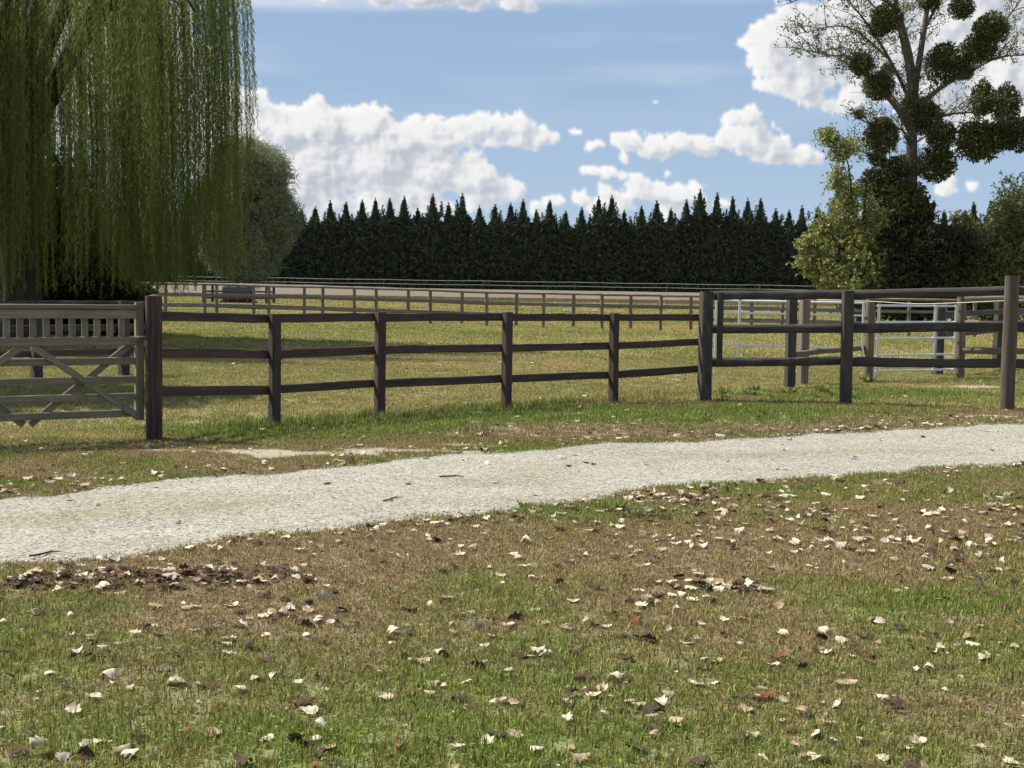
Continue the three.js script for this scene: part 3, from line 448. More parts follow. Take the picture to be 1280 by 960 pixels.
// crown: ellipsoids [x, y, z, rx, ry, rz] filled mostly near their outside, with gaps where the noise is low
function crown(parent, blobs, n, geos, mat, seed, { cols, gap = 0.35, freq = 0.8, shell = 0.5, scale = [0.7, 1.3], floor = -1e9, out = 0.7 } = {}) {
  const r = rng(seed), items = [], vol = blobs.map((b) => b[3] * b[4] * b[5] ** 1), tot = vol.reduce((a, b) => a + Math.pow(b, 0.75), 0);
  blobs.forEach((b, bi) => {
    const want = Math.round(n * Math.pow(vol[bi], 0.75) / tot); let made = 0, tries = 0;
    while (made < want && tries++ < want * 12) {
      const d = dirIn(r), rr = Math.pow(r(), shell) * (0.86 + 0.3 * vn3(d.x * 2.2 + seed, d.y * 2.2, d.z * 2.2 + bi));
      const p = V(b[0] + d.x * b[3] * rr, b[1] + d.y * b[4] * rr, b[2] + d.z * b[5] * rr);
      if (p.y < floor + 0.35 * r()) continue;
      if (vn3(p.x * freq + seed, p.y * freq, p.z * freq) < gap * (0.55 + 0.9 * r())) continue;
      const q = d.clone().multiplyScalar(out).add(dirIn(r).multiplyScalar(0.7)).normalize();
      Qx.setFromUnitVectors(UPV, q); Q2.setFromAxisAngle(UPV, r() * 6.283); Qx.multiply(Q2);
      const t = r(), c = mix3(cols[0], cols[1], t), k = 0.8 + 0.4 * vn3(p.x * 0.9 + 9, p.y * 0.9, p.z * 0.9);
      items.push([Math.floor(r() * geos.length), p, Qx.clone(), mix(scale[0], scale[1], r()), [c[0] * k, c[1] * k, c[2] * k]]); made++;
    }
  });
  instanced('foliage', geos, mat, parent, items);
}
M.leaf = leafMat(1, 1, 1, 0.38, 0.6);
M.willow = leafMat(1, 1, 1, 0.55, 0.65);
M.conifer = leafMat(1, 1, 1, 0.08, 0.85);
M.mistletoe = leafMat(0.095, 0.10, 0.032, 0.12, 0.7);

// ---------------------------------------------------------------- the hedge of tall cypresses
{
  const variants = [];
  for (let v = 0; v < 5; v++) {
    const r = rng(900 + v), P = [], C = [], Ht = 12.4, tops = [];
    const push = (b, d, len, wid, col) => { const s = V().crossVectors(d, dirIn(r)).normalize(), n0 = P.length; leafTo(P, b, d, s, len, wid, 0.4); const s2 = V().crossVectors(d, s).normalize(); leafTo(P, b, d, s2, len * 0.8, wid, 0.4); for (let i = n0; i < P.length; i += 3) C.push(...col); };
    for (let k = 0; k < 780; k++) {                          // plumes: a rising bough set with short sprays
      const t = Math.pow((k + r()) / 780, 0.9), y = -0.1 + (Ht - 0.5) * t, a = k * 2.39996 + r(), Rm = (t < 0.68 ? 2.3 - 0.5 * t : mix(1.95, 0.05, Math.pow((t - 0.68) / 0.32, 0.52))) * (0.4 + 0.72 * r());
      const d = V(Math.cos(a), 0.55 + 0.8 * r() + 0.7 * t, Math.sin(a)).normalize(), col = mix3([0.055, 0.078, 0.048], [0.095, 0.118, 0.066], r());
      const L = Rm / Math.hypot(d.x, d.z) * 0.8, n = 5 + Math.floor(L * 3);
      for (let i = 0; i < n; i++) { const q = 0.3 + 0.7 * (i + r()) / n, b = V(d.x * Rm * q, y + d.y * L * q * 0.55, d.z * Rm * q), e = d.clone().multiplyScalar(0.8).add(dirIn(r).multiplyScalar(0.75)).normalize(); e.y += 0.2; e.normalize(); const fine = 1.1 - 0.5 * sstep(0.68, 0.95, t); push(b, e, (0.34 + 0.4 * r()) * fine, (0.16 + 0.16 * r()) * fine, col); }
    }
    for (let k = 0; k < 420; k++) { const a = r() * 6.283, q = 0.4 + 1.9 * Math.sqrt(r()), b = V(Math.cos(a) * q, -0.05 + 1.5 * r() * r(), Math.sin(a) * q), e = V(Math.cos(a) * 0.7, 0.5 * (r() - 0.4), Math.sin(a) * 0.7).add(dirIn(r).multiplyScalar(0.6)).normalize(); push(b, e, 0.4 + 0.4 * r(), 0.26, mix3([0.055, 0.078, 0.048], [0.095, 0.118, 0.066], r())); }
    const tips = [[0, 0, Ht, 1.9]]; for (let k = 0; k < 5; k++) { const a = r() * 6.283, q = 0.45 + 0.75 * r(); tips.push([Math.cos(a) * q, Math.sin(a) * q, Ht * (0.80 + 0.14 * r()), 1.3 + 0.8 * r()]); }
    for (const [tx, tz, ty, tl] of tips) for (let k = 0; k < 44; k++) { const t = k / 44, w = 0.42 * (1 - t) * tl * 0.5, a = r() * 6.283, b = V(tx + Math.cos(a) * w * r(), ty - tl * (1 - t), tz + Math.sin(a) * w * r()), e = dirIn(r); e.y = Math.abs(e.y) * 0.7 + 0.45; e.normalize(); push(b, e, 0.22 + 0.42 * (1.1 - t), 0.12, mix3([0.055, 0.078, 0.048], [0.095, 0.118, 0.066], r())); }
    const g = soup(P); g.setAttribute('color', new THREE.Float32BufferAttribute(C, 3));
    variants.push([g, limb([[0, -0.2, 0, 0.2], [0.05, 4, 0, 0.15], [0, 8, 0.04, 0.09], [0, 12.1, 0, 0.02]], 6, v, 2)]);
  }
  const mat = leafMat(1, 1, 1, 0.1, 0.85); mat.vertexColors = true; mat.specularIntensity = 0.6;
  const r = rng(4242);
  for (let i = 0, x = -78; x < 68; i++) {
    const z = -200 + 0.04 * x + (r() - 0.5) * 0.6, v = variants[Math.floor(r() * 5)];
    const t = thing('cypress_tree', 'tall dark cypress standing in the dense hedge row beyond the paddock', 'cypress', [x, H(x, z) - 0.05, z], r() * 6.28, 'cypresses in the hedge row');
    part('trunk', v[1], M.barkDark, t); part('crown', v[0], mat, t);
    const s = 0.83 + 0.2 * r() + (r() < 0.2 ? 0.06 : 0); t.scale.set(0.95 + 0.25 * r(), s + 0.0009 * Math.max(0, x + 50), 0.95 + 0.2 * r());
    x += 1.75 + 0.7 * r();
  }
}

// ---------------------------------------------------------------- the weeping willow
{
  const bx = -12.5, bz = -36, o = [bx, H(bx, bz), bz], t = thing('weeping_willow', 'big weeping willow with long hanging leafy strands behind the wooden gate', 'tree', o);
  part('trunk', limb([[0, -0.2, 0, 0.52], [0.05, 1.2, 0, 0.40], [-0.05, 3.2, 0.1, 0.36], [0.05, 4.6, 0, 0.33]], 12, 1), M.barkDark, t);
  const r = rng(1234), hang = [];
  const strandMods = [];
  for (let v = 0; v < 4; v++) {                              // one metre of strand
    const q = rng(60 + v), P = [], L = 1.0; let x = 0, z = 0;
    for (let i = 0; i < 34; i++) { const y = -L * (i + q()) / 34; x += (q() - 0.5) * 0.012; z += (q() - 0.5) * 0.012; const a = q() * 6.283, d = V(Math.cos(a) * (0.3 + 0.5 * q()), -1, Math.sin(a) * (0.3 + 0.5 * q())).normalize(), s = V().crossVectors(d, dirIn(q)).normalize(); leafTo(P, V(x, y, z), d, s, 0.085 + 0.05 * q(), 0.014 + 0.006 * q(), 0.2); }
    for (const [sx, sz] of [[0.0035, 0], [0, 0.0035]]) P.push(-sx, 0, -sz, sx, 0, sz, x + sx, -L * 1.02, z + sz, -sx, 0, -sz, x + sx, -L * 1.02, z + sz, x - sx, -L * 1.02, z - sz);
    strandMods.push(soup(P));
  }
  const boughs = 15;
  for (let b = 0; b < boughs; b++) {
    const a = b / boughs * 6.283 + (r() - 0.5) * 0.3, reach = 2.4 + 2.1 * r(), top = 8.0 + 3.2 * r() - reach * 0.25, y0 = 3.4 + 1.2 * r(), ca = Math.cos(a), sa = Math.sin(a);
    const pts = [[0, y0, 0, 0.19], [ca * reach * 0.3, mix(y0, top, 0.55), sa * reach * 0.3, 0.14], [ca * reach * 0.65, top * 0.96, sa * reach * 0.65, 0.085], [ca * reach, top, sa * reach, 0.05], [ca * (reach + 0.7), top - 0.9, sa * (reach + 0.7), 0.02]];
    part('bough', limb(pts, 7, b), M.barkDark, t);
    for (let k = 0; k < 5; k++) {                            // side branches arching out
      const f = 0.35 + 0.65 * r(), px = ca * reach * f, pz = sa * reach * f, py = mix(y0, top, Math.sqrt(f)) + 0.1, a2 = a + (r() - 0.5) * 2.6, l2 = (0.8 + 1.7 * r());
      const ex = px + Math.cos(a2) * l2, ez = pz + Math.sin(a2) * l2; const R = Math.hypot(ex, ez), lim = 4.45; const sc = R > lim ? lim / R : 1;
      const P2 = [[px, py, pz, 0.05], [mix(px, ex * sc, 0.55), py + 0.5 + 0.5 * r(), mix(pz, ez * sc, 0.55), 0.032], [ex * sc, py + 0.15, ez * sc, 0.014]];
      part('branch', limb(P2, 5, b * 9 + k, 3), M.barkDark, t);
      for (let i = 0; i < 24; i++) { const q = Math.sqrt(0.05 + 0.95 * r()); r() < 0.75 && hang.push([mix(px, ex * sc, q) + (r() - 0.5) * 0.75, py + 0.2 + 0.4 * Math.sin(q * 3) - 0.2 * r(), mix(pz, ez * sc, q) + (r() - 0.5) * 0.75]); }
    }
    for (let i = 0; i < 34; i++) { const f = Math.sqrt(r()), a3 = a + (r() - 0.5) * 0.45; hang.push([Math.cos(a3) * (reach + 0.5) * f, mix(y0 + 1.2, top, Math.sqrt(f)) - 0.2 * r(), Math.sin(a3) * (reach + 0.5) * f]); }
  }
  const items = [];
  for (const [x, y, z] of hang) {
    const R = Math.hypot(x, z); if (R > 4.75) continue;
    const far = sstep(3.4, 4.6, R), low = 1.35 + 1.1 * r() * r() * 2 + (r() < 0.5 ? far * (1.5 + 2.8 * r()) : far * 0.5) + (R < 2 ? 0.8 : 0);
    let yy = y, dx = x / (R + 0.1) * 0.10 + (r() - 0.5) * 0.13, dz = z / (R + 0.1) * 0.10 + (r() - 0.5) * 0.13, px = x, pz = z; const w = r(), col = mix3([0.17, 0.21, 0.045], [0.30, 0.32, 0.085], w * w);
    while (yy > low) { const l = Math.min(1, yy - low + 0.3); const d = V(dx, -1, dz).normalize(); Qx.setFromUnitVectors(V(0, -1, 0), d); Q2.setFromAxisAngle(UPV, r() * 6.283); items.push([Math.floor(r() * 4), V(px, yy, pz), Qx.clone().multiply(Q2), V(1, l, 1), col]); px += d.x * l; yy += d.y * l; pz += d.z * l; dx *= 0.55; dz *= 0.55; }
  }
  instanced('hanging_strands', strandMods, M.willow, t, items);
  t.scale.setScalar(1.19);
  console.log('willow strands', hang.length, items.length);
}

// ---------------------------------------------------------------- other trees and bushes
const broad = [1, 2, 3].map((s) => spray(s, 16, 0.34, 0.125, 0.085));
const narrow = [11, 12, 13].map((s) => spray(s, 44, 0.55, 0.20, 0.045, { upness: 0.3 }));
const small = [21, 22, 23].map((s) => spray(s, 14, 0.30, 0.10, 0.07));
{ // dark bushes beneath and behind the willow
  for (const [x, z, w, h, d, lab, sd] of [[-13.2, -41.0, 1.7, 4.9, 1.6, 'dark evergreen bush showing through the willow strands beside the gate pickets', 3], [-16.4, -43.5, 2.2, 4.4, 1.8, 'broad dark bush at the foot of the willow behind the gate', 4], [-11.2, -40.5, 0.9, 1.7, 0.9, 'low dark bush just right of the willow trunk behind the fence rails', 5]]) {
    const t = thing('evergreen_bush', lab, 'bush', [x, H(x, z), z]);
    part('trunk', limb([[0, -0.1, 0, 0.10], [0.1, h * 0.35, 0.05, 0.07], [0, h * 0.8, 0, 0.02]], 7, sd), M.barkDark, t);
    for (let k = 0; k < 5; k++) { const a = k * 1.26; part('branch', limb([[0.05, h * 0.15, 0, 0.05], [Math.cos(a) * w * 0.4, h * 0.4, Math.sin(a) * d * 0.4, 0.03], [Math.cos(a) * w * 0.7, h * 0.65, Math.sin(a) * d * 0.7, 0.01]], 5, k, 2), M.barkDark, t); }
    crown(t, [[0, h * 0.52, 0, w, h * 0.5, d], [w * 0.35, h * 0.3, 0.2, w * 0.7, h * 0.32, d * 0.7], [-w * 0.4, h * 0.32, 0.1, w * 0.7, h * 0.32, d * 0.7]], 2200 * w * h / 6, broad, M.leaf, 300 + sd, { cols: [[0.030, 0.045, 0.018], [0.055, 0.072, 0.026]], gap: 0.2, floor: 0.1 });
  }
}
{ // the tree left of the picture whose shade falls across the paddock behind the gate
  const x = -10.9, z = -21.3, t = thing('roadside_tree', 'leafy tree beside the weeping willow that shades the grass behind the gate', 'tree', [x, H(x, z), z]);
  part('trunk', limb([[0, -0.2, 0, 0.22], [0.05, 1.8, 0, 0.18], [0, 4.2, 0.1, 0.13], [0.1, 7.4, 0, 0.04]], 9, 5), M.barkGrey, t);
  for (let k = 0; k < 9; k++) { const a = k * 2.4, y = 2.4 + k * 0.4, l = 2.0; part('branch', limb([[0.03, y, 0.02, 0.07], [Math.cos(a) * l * 0.5, y + 0.7, Math.sin(a) * l * 0.5, 0.045], [Math.cos(a) * l, y + 1.3, Math.sin(a) * l, 0.012]], 6, k, 3), M.barkGrey, t); }
  crown(t, [[0, 5.4, 0, 2.7, 2.6, 2.5], [0.6, 4.4, 0.4, 2.0, 1.6, 2.0], [-0.6, 6.6, 0, 1.8, 1.6, 1.8]], 3600, broad, M.leaf, 84, { cols: [[0.09, 0.12, 0.035], [0.16, 0.18, 0.06]], gap: 0.3 });
}
{ // the silvery round-headed tree
  const x = -21.7, z = -116, o = [x, H(x, z), z], t = thing('silver_willow', 'rounded silvery green tree at the left end of the cypress hedge', 'tree', o);
  part('trunk', limb([[0, -0.2, 0, 0.45], [0.1, 2, 0, 0.34], [0, 5, 0.1, 0.22], [0.1, 9.5, 0, 0.06]], 9, 2), M.barkGrey, t);
  const r = rng(82);
  for (let k = 0; k < 14; k++) { const a = k * 2.4, y = 1.8 + k * 0.45, l = 3.2 - k * 0.06; part('branch', limb([[0.05, y, 0.02, 0.13], [Math.cos(a) * l * 0.5, y + 1.5, Math.sin(a) * l * 0.5, 0.08], [Math.cos(a) * l, y + 3.2, Math.sin(a) * l, 0.02]], 6, k, 3), M.barkGrey, t); }
  const B = [[0, 7.6, 0, 3.6, 5.2, 3.6], [0.2, 9.6, 0, 2.9, 3.3, 2.9], [-0.9, 4.6, 0.5, 3.0, 3.4, 3.0], [1.6, 6.4, 0.3, 2.4, 3.2, 2.4], [-2.2, 6.8, 0.4, 2.4, 3.4, 2.4], [0.4, 3.4, 0.6, 2.4, 2.5, 2.4]];
  for (let k = 0; k < 22; k++) { const d = dirIn(r); B.push([d.x * 3.3, 7.2 + d.y * 4.8, d.z * 3.3, 0.9 + 0.5 * r(), 1.1 + 0.6 * r(), 0.9 + 0.5 * r()]); }
  crown(t, B, 9000, narrow, M.leaf, 83, { cols: [[0.18, 0.215, 0.10], [0.35, 0.375, 0.22]], gap: 0.34, freq: 0.7, shell: 0.42, floor: 0.9, scale: [0.75, 1.3] });
}
{ // the poplar full of mistletoe
  const x0 = 16.85, z0 = -60, o = [x0, H(x0, z0), z0], t = thing('poplar_tree', 'tall thin leaved poplar with mistletoe balls standing behind the corral', 'tree', o);
  // limbs in metres from the foot: [across, up, toward the camera, radius]
  const trunk = [[0.0, -0.3, 0, 0.30], [-0.1, 2.5, 0, 0.26], [-0.22, 5.4, 0.05, 0.235], [-0.26, 7.4, 0, 0.22], [-0.28, 8.4, 0, 0.21], [-0.26, 9.7, 0, 0.19], [-0.22, 10.4, 0, 0.16]];
  part('trunk', limb(trunk, 12, 3), M.barkGrey, t);
  const ends = [], segs = [];
  const mk = (name, p, sides = 8) => { part(name, limb(p, sides, p[0][1] * 7, 4), M.barkGrey, t); for (let i = 0; i < p.length - 1; i++) segs.push([p[i], p[i + 1]]); };
  const LIMBS = [
    [[-0.24, 10.2, 0, 0.15], [-0.62, 11.8, 0.1, 0.13], [-1.15, 13.4, 0.2, 0.10], [-1.5, 15.4, 0.3, 0.06], [-1.7, 17.4, 0.3, 0.02]],
    [[-0.22, 10.1, 0, 0.15], [0.02, 11.8, -0.1, 0.13], [0.26, 13.7, -0.2, 0.10], [0.5, 15.8, -0.1, 0.06], [0.6, 18.2, 0, 0.02]],
    [[-0.30, 8.15, 0, 0.12], [-1.2, 9.2, 0.7, 0.10], [-2.1, 9.85, 1.3, 0.075], [-2.75, 10.6, 1.6, 0.05], [-3.5, 11.3, 1.9, 0.02]],
    [[-0.30, 8.6, 0, 0.10], [-1.1, 9.9, -0.8, 0.085], [-1.75, 10.6, -1.4, 0.06], [-3.0, 11.6, -2.2, 0.025], [-4.2, 12.0, -2.7, 0.01]],
    [[-0.32, 8.9, 0, 0.10], [-0.85, 10.9, 0.9, 0.08], [-1.5, 12.6, 1.6, 0.055], [-1.85, 14.0, 2.0, 0.02]],
    [[-0.30, 9.3, 0, 0.09], [-1.1, 10.7, 0.2, 0.07], [-2.2, 12.4, 0.3, 0.05], [-3.2, 13.6, 0.2, 0.015]],
    [[-0.15, 9.3, 0, 0.12], [0.85, 10.15, 0.8, 0.095], [1.9, 11.0, 1.3, 0.07], [2.6, 12.2, 1.7, 0.045], [3.7, 13.8, 2.1, 0.015]],
    [[0.8, 10.1, 0.7, 0.075], [2.1, 10.8, -0.2, 0.06], [3.5, 11.5, -0.8, 0.04], [5.0, 11.7, -1.2, 0.015]],
    [[-0.10, 8.7, 0, 0.09], [0.7, 8.85, -0.9, 0.075], [1.8, 9.2, -1.6, 0.055], [2.9, 9.35, -2.1, 0.04], [4.7, 9.6, -2.6, 0.015]],
    [[-0.2, 8.3, 0, 0.08], [0.9, 8.2, 0.9, 0.07], [2.1, 8.0, 1.5, 0.055], [3.6, 8.2, 1.9, 0.03], [4.6, 8.5, 2.1, 0.012]],
    [[-0.32, 7.5, 0, 0.07], [-0.8, 8.3, 0.3, 0.055], [-1.6, 8.2, 0.5, 0.035], [-2.6, 8.6, 0.8, 0.012]],
    [[-0.2, 6.6, 0, 0.08], [-0.9, 7.0, -0.4, 0.06], [-1.7, 7.2, -0.6, 0.03], [-3.0, 8.0, -0.8, 0.01]],
    [[-0.1, 6.4, 0, 0.08], [0.5, 6.9, 0.4, 0.06], [0.9, 7.1, 0.5, 0.035], [2.6, 7.3, 0.7, 0.01]],
    [[-1.1, 13.2, 0.2, 0.07], [-2.6, 13.9, 0.8, 0.05], [-4.4, 13.7, 1.2, 0.03], [-6.1, 13.1, 1.4, 0.01]], [[-2.6, 10.4, 1.5, 0.045], [-3.6, 11.0, 2.0, 0.03], [-4.9, 10.9, 2.2, 0.01]], [[-1.4, 11.2, 0.3, 0.05], [-3.2, 12.5, 0.2, 0.035], [-5.2, 12.2, 0, 0.01]], [[-1.3, 14.2, 0.3, 0.05], [-2.8, 15.2, 0.3, 0.03], [-4.8, 15.0, 0.2, 0.01]],
    [[0.0, 12.3, -0.1, 0.08], [0.7, 13.5, -0.6, 0.05], [1.2, 14.8, -0.8, 0.02]], [[-0.75, 12.2, 0.1, 0.07], [-1.4, 13.0, -0.6, 0.05], [-2.4, 14.2, -1.0, 0.02]]];
  LIMBS.forEach((p) => mk('bough', p));
  const r = rng(515), twigs = [], items = [];
  const main = segs.slice();
  for (const [a, b] of main) {
    const n = a[3] > 0.12 ? 3 : a[3] > 0.06 ? 8 : 10;
    for (let k = 0; k < n; k++) {
      const f = r(), p = [mix(a[0], b[0], f), mix(a[1], b[1], f), mix(a[2], b[2], f)], d = dirIn(r); d.y = d.y * 0.5 + 0.55; d.x += (b[0] - a[0]) * 0.5; d.z += (b[2] - a[2]) * 0.5; d.normalize(); const l = 0.7 + 1.3 * r(), m = [p[0] + d.x * l * 0.5 + (r() - 0.5) * 0.2, p[1] + d.y * l * 0.5 + 0.1, p[2] + d.z * l * 0.5], e = [p[0] + d.x * l, p[1] + d.y * l + (r() - 0.4) * 0.3, p[2] + d.z * l];
      twigs.push(limb([[...p, 0.022], [...m, 0.015], [...e, 0.006]], 4, k, 2));
      for (let j = 0; j < 6; j++) { const g = 0.3 + 0.65 * r(), s = V(mix(p[0], e[0], g) + (r() - 0.5) * 0.5, mix(p[1], e[1], g) + (r() - 0.5) * 0.45, mix(p[2], e[2], g) + (r() - 0.5) * 0.5); Qx.setFromUnitVectors(UPV, dirIn(r)); const c = mix3([0.09, 0.11, 0.04], [0.18, 0.19, 0.08], r()); items.push([Math.floor(r() * 3), s, Qx.clone(), 0.5 + 0.42 * r(), c]); }
    }
  }
  part('twigs', mergeGeometries(twigs), M.barkGrey, t).userData.kind = 'stuff';
  // loose leafy shoots out to the left
  const leaf6 = [31, 32, 33].map((s) => spray(s, 7, 0.36, 0.12, 0.08));
  instanced('foliage', leaf6, M.leaf, t, items);

  // ---- mistletoe: each ball is a plant of its own on a bough
  const balls = [];
  for (let v = 0; v < 3; v++) {
    const q = rng(700 + v), P = [], S = [];
    for (let k = 0; k < 1300; k++) { const d = dirIn(q), rr = Math.pow(q(), 0.38) * (0.78 + 0.34 * vn3(d.x * 2 + v * 5, d.y * 2, d.z * 2)), b = d.clone().multiplyScalar(rr); for (let j = 0; j < 3; j++) { const e = d.clone().multiplyScalar(0.8).add(dirIn(q).multiplyScalar(0.7)).normalize(), s = V().crossVectors(e, dirIn(q)).normalize(); leafTo(P, b, e, s, 0.14 + 0.10 * q(), 0.05 + 0.03 * q(), 0.2); } }
    for (let k = 0; k < 70; k++) { const d = dirIn(q), m = d.clone().multiplyScalar(0.5).add(dirIn(q).multiplyScalar(0.1)), e = d.clone().multiplyScalar(0.97); for (const [A, B, w] of [[V(), m, 0.016], [m, e, 0.009]]) { const s = V().crossVectors(d, dirIn(q)).normalize().multiplyScalar(w); S.push(A.x - s.x, A.y - s.y, A.z - s.z, A.x + s.x, A.y + s.y, A.z + s.z, B.x + s.x, B.y + s.y, B.z + s.z, A.x - s.x, A.y - s.y, A.z - s.z, B.x + s.x, B.y + s.y, B.z + s.z, B.x - s.x, B.y - s.y, B.z - s.z); } }
    balls.push([soup(P), soup(S)]);
  }
  // [across, up, toward the camera, radius x, radius y]
  const K = [[-2.9, 10.75, 1.7, 0.5, 0.5], [-2.02, 9.95, 1.3, 0.62, 0.6], [-1.2, 10.9, -0.8, 0.32, 0.33], [-1.9, 12.6, 1.6, 0.65, 0.6], [-1.88, 12.4, 0.3, 0.4, 0.36], [2.35, 12.3, 1.6, 0.75, 0.62], [2.0, 11.5, 1.3, 0.72, 0.6], [0.75, 11.0, 0.7, 0.85, 0.85], [1.5, 10.7, 0.9, 0.45, 0.45], [1.8, 13.5, -0.6, 0.55, 0.5], [0.3, 13.7, -0.2, 0.5, 0.45], [3.35, 9.95, -2.2, 0.55, 0.8], [4.45, 9.7, -2.5, 0.62, 0.95], [-1.7, 8.0, 0.6, 0.75, 0.75], [-2.7, 8.85, 0.8, 0.22, 0.22], [-0.35, 9.1, 0.2, 0.55, 0.6], [0.4, 8.9, -0.4, 0.72, 0.75], [0.75, 8.05, 0.7, 0.62, 0.6], [2.05, 7.75, 1.5, 0.95, 0.85], [3.75, 8.0, 1.9, 0.78, 0.72], [2.9, 7.95, 1.7, 0.7, 0.6], [0.65, 6.85, 0.5, 0.8, 0.75], [-0.75, 6.6, -0.3, 0.72, 0.7], [-1.55, 7.15, -0.5, 0.36, 0.36], [-1.45, 6.0, -0.4, 0.95, 0.85], [-0.65, 5.3, 0.4, 1.0, 0.95], [0.35, 5.0, -0.5, 0.6, 0.5]];
  const LAB = (x, y) => x > 2.8 && y > 9.5 ? 'tall dark mistletoe clump hanging on the outer right bough of the poplar' : y > 12 ? 'mistletoe ball in the upper boughs of the poplar' : x > 1.9 && y < 9 ? 'mistletoe ball in the row along the low right bough of the poplar' : x < -1.6 ? 'mistletoe ball on a left bough of the poplar' : y < 7 ? 'dark mistletoe mass against the lower poplar trunk' : 'mistletoe ball close to the poplar trunk fork';
  K.forEach(([x, y, z, rx, ry], i) => { const l = LAB(x, y), m = thing('mistletoe_clump', l, 'mistletoe', [o[0] + x, o[1] + y, o[2] + z], i * 1.7, l.replace(/^(tall dark |dark )?mistletoe/, 'mistletoe')); const b = balls[i % 3]; part('leaves', b[0], M.mistletoe, m); part('stems', b[1], M.mistletoe, m); m.scale.set(rx, ry, rx); });
}
function bush(name, label, [x, z], blobs, n, geos, cols, seed, opt = {}, trunkH = 3) {
  const t = thing(name, label, 'bush', [x, H(x, z), z]); const r = rng(seed);
  part('trunk', limb([[0, -0.2, 0, 0.14], [0.1, trunkH * 0.4, 0, 0.1], [0.05, trunkH, 0.1, 0.03]], 7, seed), M.barkDark, t);
  for (const b of blobs.slice(0, 8)) part('branch', limb([[0.05, 0.3 + r() * 0.4, 0, 0.06], [b[0] * 0.45, mix(0.4, b[1], 0.6), b[2] * 0.45, 0.045], [b[0], b[1], b[2], 0.025], [b[0] + b[3] * 0.7 * Math.sign(b[0] || 1), b[1] + b[4] * 0.3, b[2], 0.006]], 5, seed + b[0], 3), M.barkDark, t);
  crown(t, blobs, n, geos, M.leaf, seed, { cols, ...opt });
}
bush('leafy_bush', 'light green sunlit leafy bush to the left of the poplar trunk', [14.4, -59.2], [[-0.6, 2.6, 0.3, 1.5, 1.6, 1.3], [-1.7, 2.4, 0, 1.1, 0.95, 1.0], [0.1, 4.3, 0.2, 1.0, 1.4, 1.0], [-0.7, 5.2, 0, 0.7, 1.2, 0.7], [-1.5, 4.2, 0.2, 0.6, 0.9, 0.6], [-2.3, 3.6, 0.2, 0.55, 0.5, 0.5], [-0.9, 7.3, 0.3, 0.8, 0.7, 0.6], [-2.4, 2.6, 0.3, 0.5, 0.4, 0.5], [-1.2, 6.2, 0.2, 0.6, 0.6, 0.5], [-1.6, 7.9, 0.2, 0.7, 0.45, 0.5]], 2300, small, [[0.21, 0.25, 0.065], [0.42, 0.42, 0.16]], 91, { gap: 0.57, freq: 2.0, shell: 0.7, floor: 1.25 }, 6);
bush('ivy_thicket', 'dark thicket of ivy round the foot of the poplar', [17.0, -59.6], [[-0.9, 2.1, 0.4, 1.7, 2.0, 1.4], [0.8, 2.2, 0.3, 1.5, 1.9, 1.4], [-1.0, 3.9, 0, 1.1, 1.0, 1.0], [0.1, 3.4, 0.4, 1.2, 1.3, 1.1], [1.5, 3.6, 0.2, 0.9, 0.9, 0.8], [-0.1, 4.8, -0.1, 0.7, 1.0, 0.6]], 4200, small, [[0.05, 0.055, 0.024], [0.095, 0.095, 0.042]], 92, { gap: 0.25, freq: 1.3, floor: 0.1 }, 3);
bush('leafy_bush', 'spreading green bush right of the poplar with bright leaf tips', [20.7, -60.5], [[0, 2.2, 0.6, 2.0, 2.2, 1.5], [1.6, 3.6, 0.2, 1.8, 2.6, 1.6], [-0.9, 3.2, 0.5, 1.2, 1.4, 1.0], [0.5, 4.6, 0.2, 1.2, 1.5, 1.1], [-1.5, 4.6, -0.6, 0.55, 0.5, 0.5], [2.6, 5.0, 0, 1.4, 2.0, 1.3], [-1.4, 2.0, 0.6, 1.1, 1.6, 1.0]], 5200, small, [[0.12, 0.145, 0.045], [0.27, 0.28, 0.11]], 93, { gap: 0.33, freq: 1.2, floor: 0.15 }, 4);
bush('leafy_bush', 'tall dark green bush behind the spreading one at the right', [24.5, -64], [[0, 3.5, 0, 2.6, 3.4, 2.2], [1.5, 5.0, 0, 2.2, 2.8, 2.0], [-1.6, 5.0, 0, 1.6, 2.0, 1.4]], 4200, small, [[0.075, 0.1, 0.032], [0.14, 0.165, 0.06]], 94, { gap: 0.3, freq: 1.1, floor: 0.15 }, 5);
bush('leafy_bush', 'low dark bush in the gap behind the poplar and the corral gate', [18.8, -66], [[0, 1.8, 0, 2.4, 1.8, 1.6], [-2.2, 1.5, 0, 1.8, 1.5, 1.5], [2.4, 2.2, 0, 2.0, 2.0, 1.6]], 3000, small, [[0.05, 0.065, 0.025], [0.09, 0.11, 0.04]], 95, { gap: 0.22, floor: 0.05 }, 2.5);

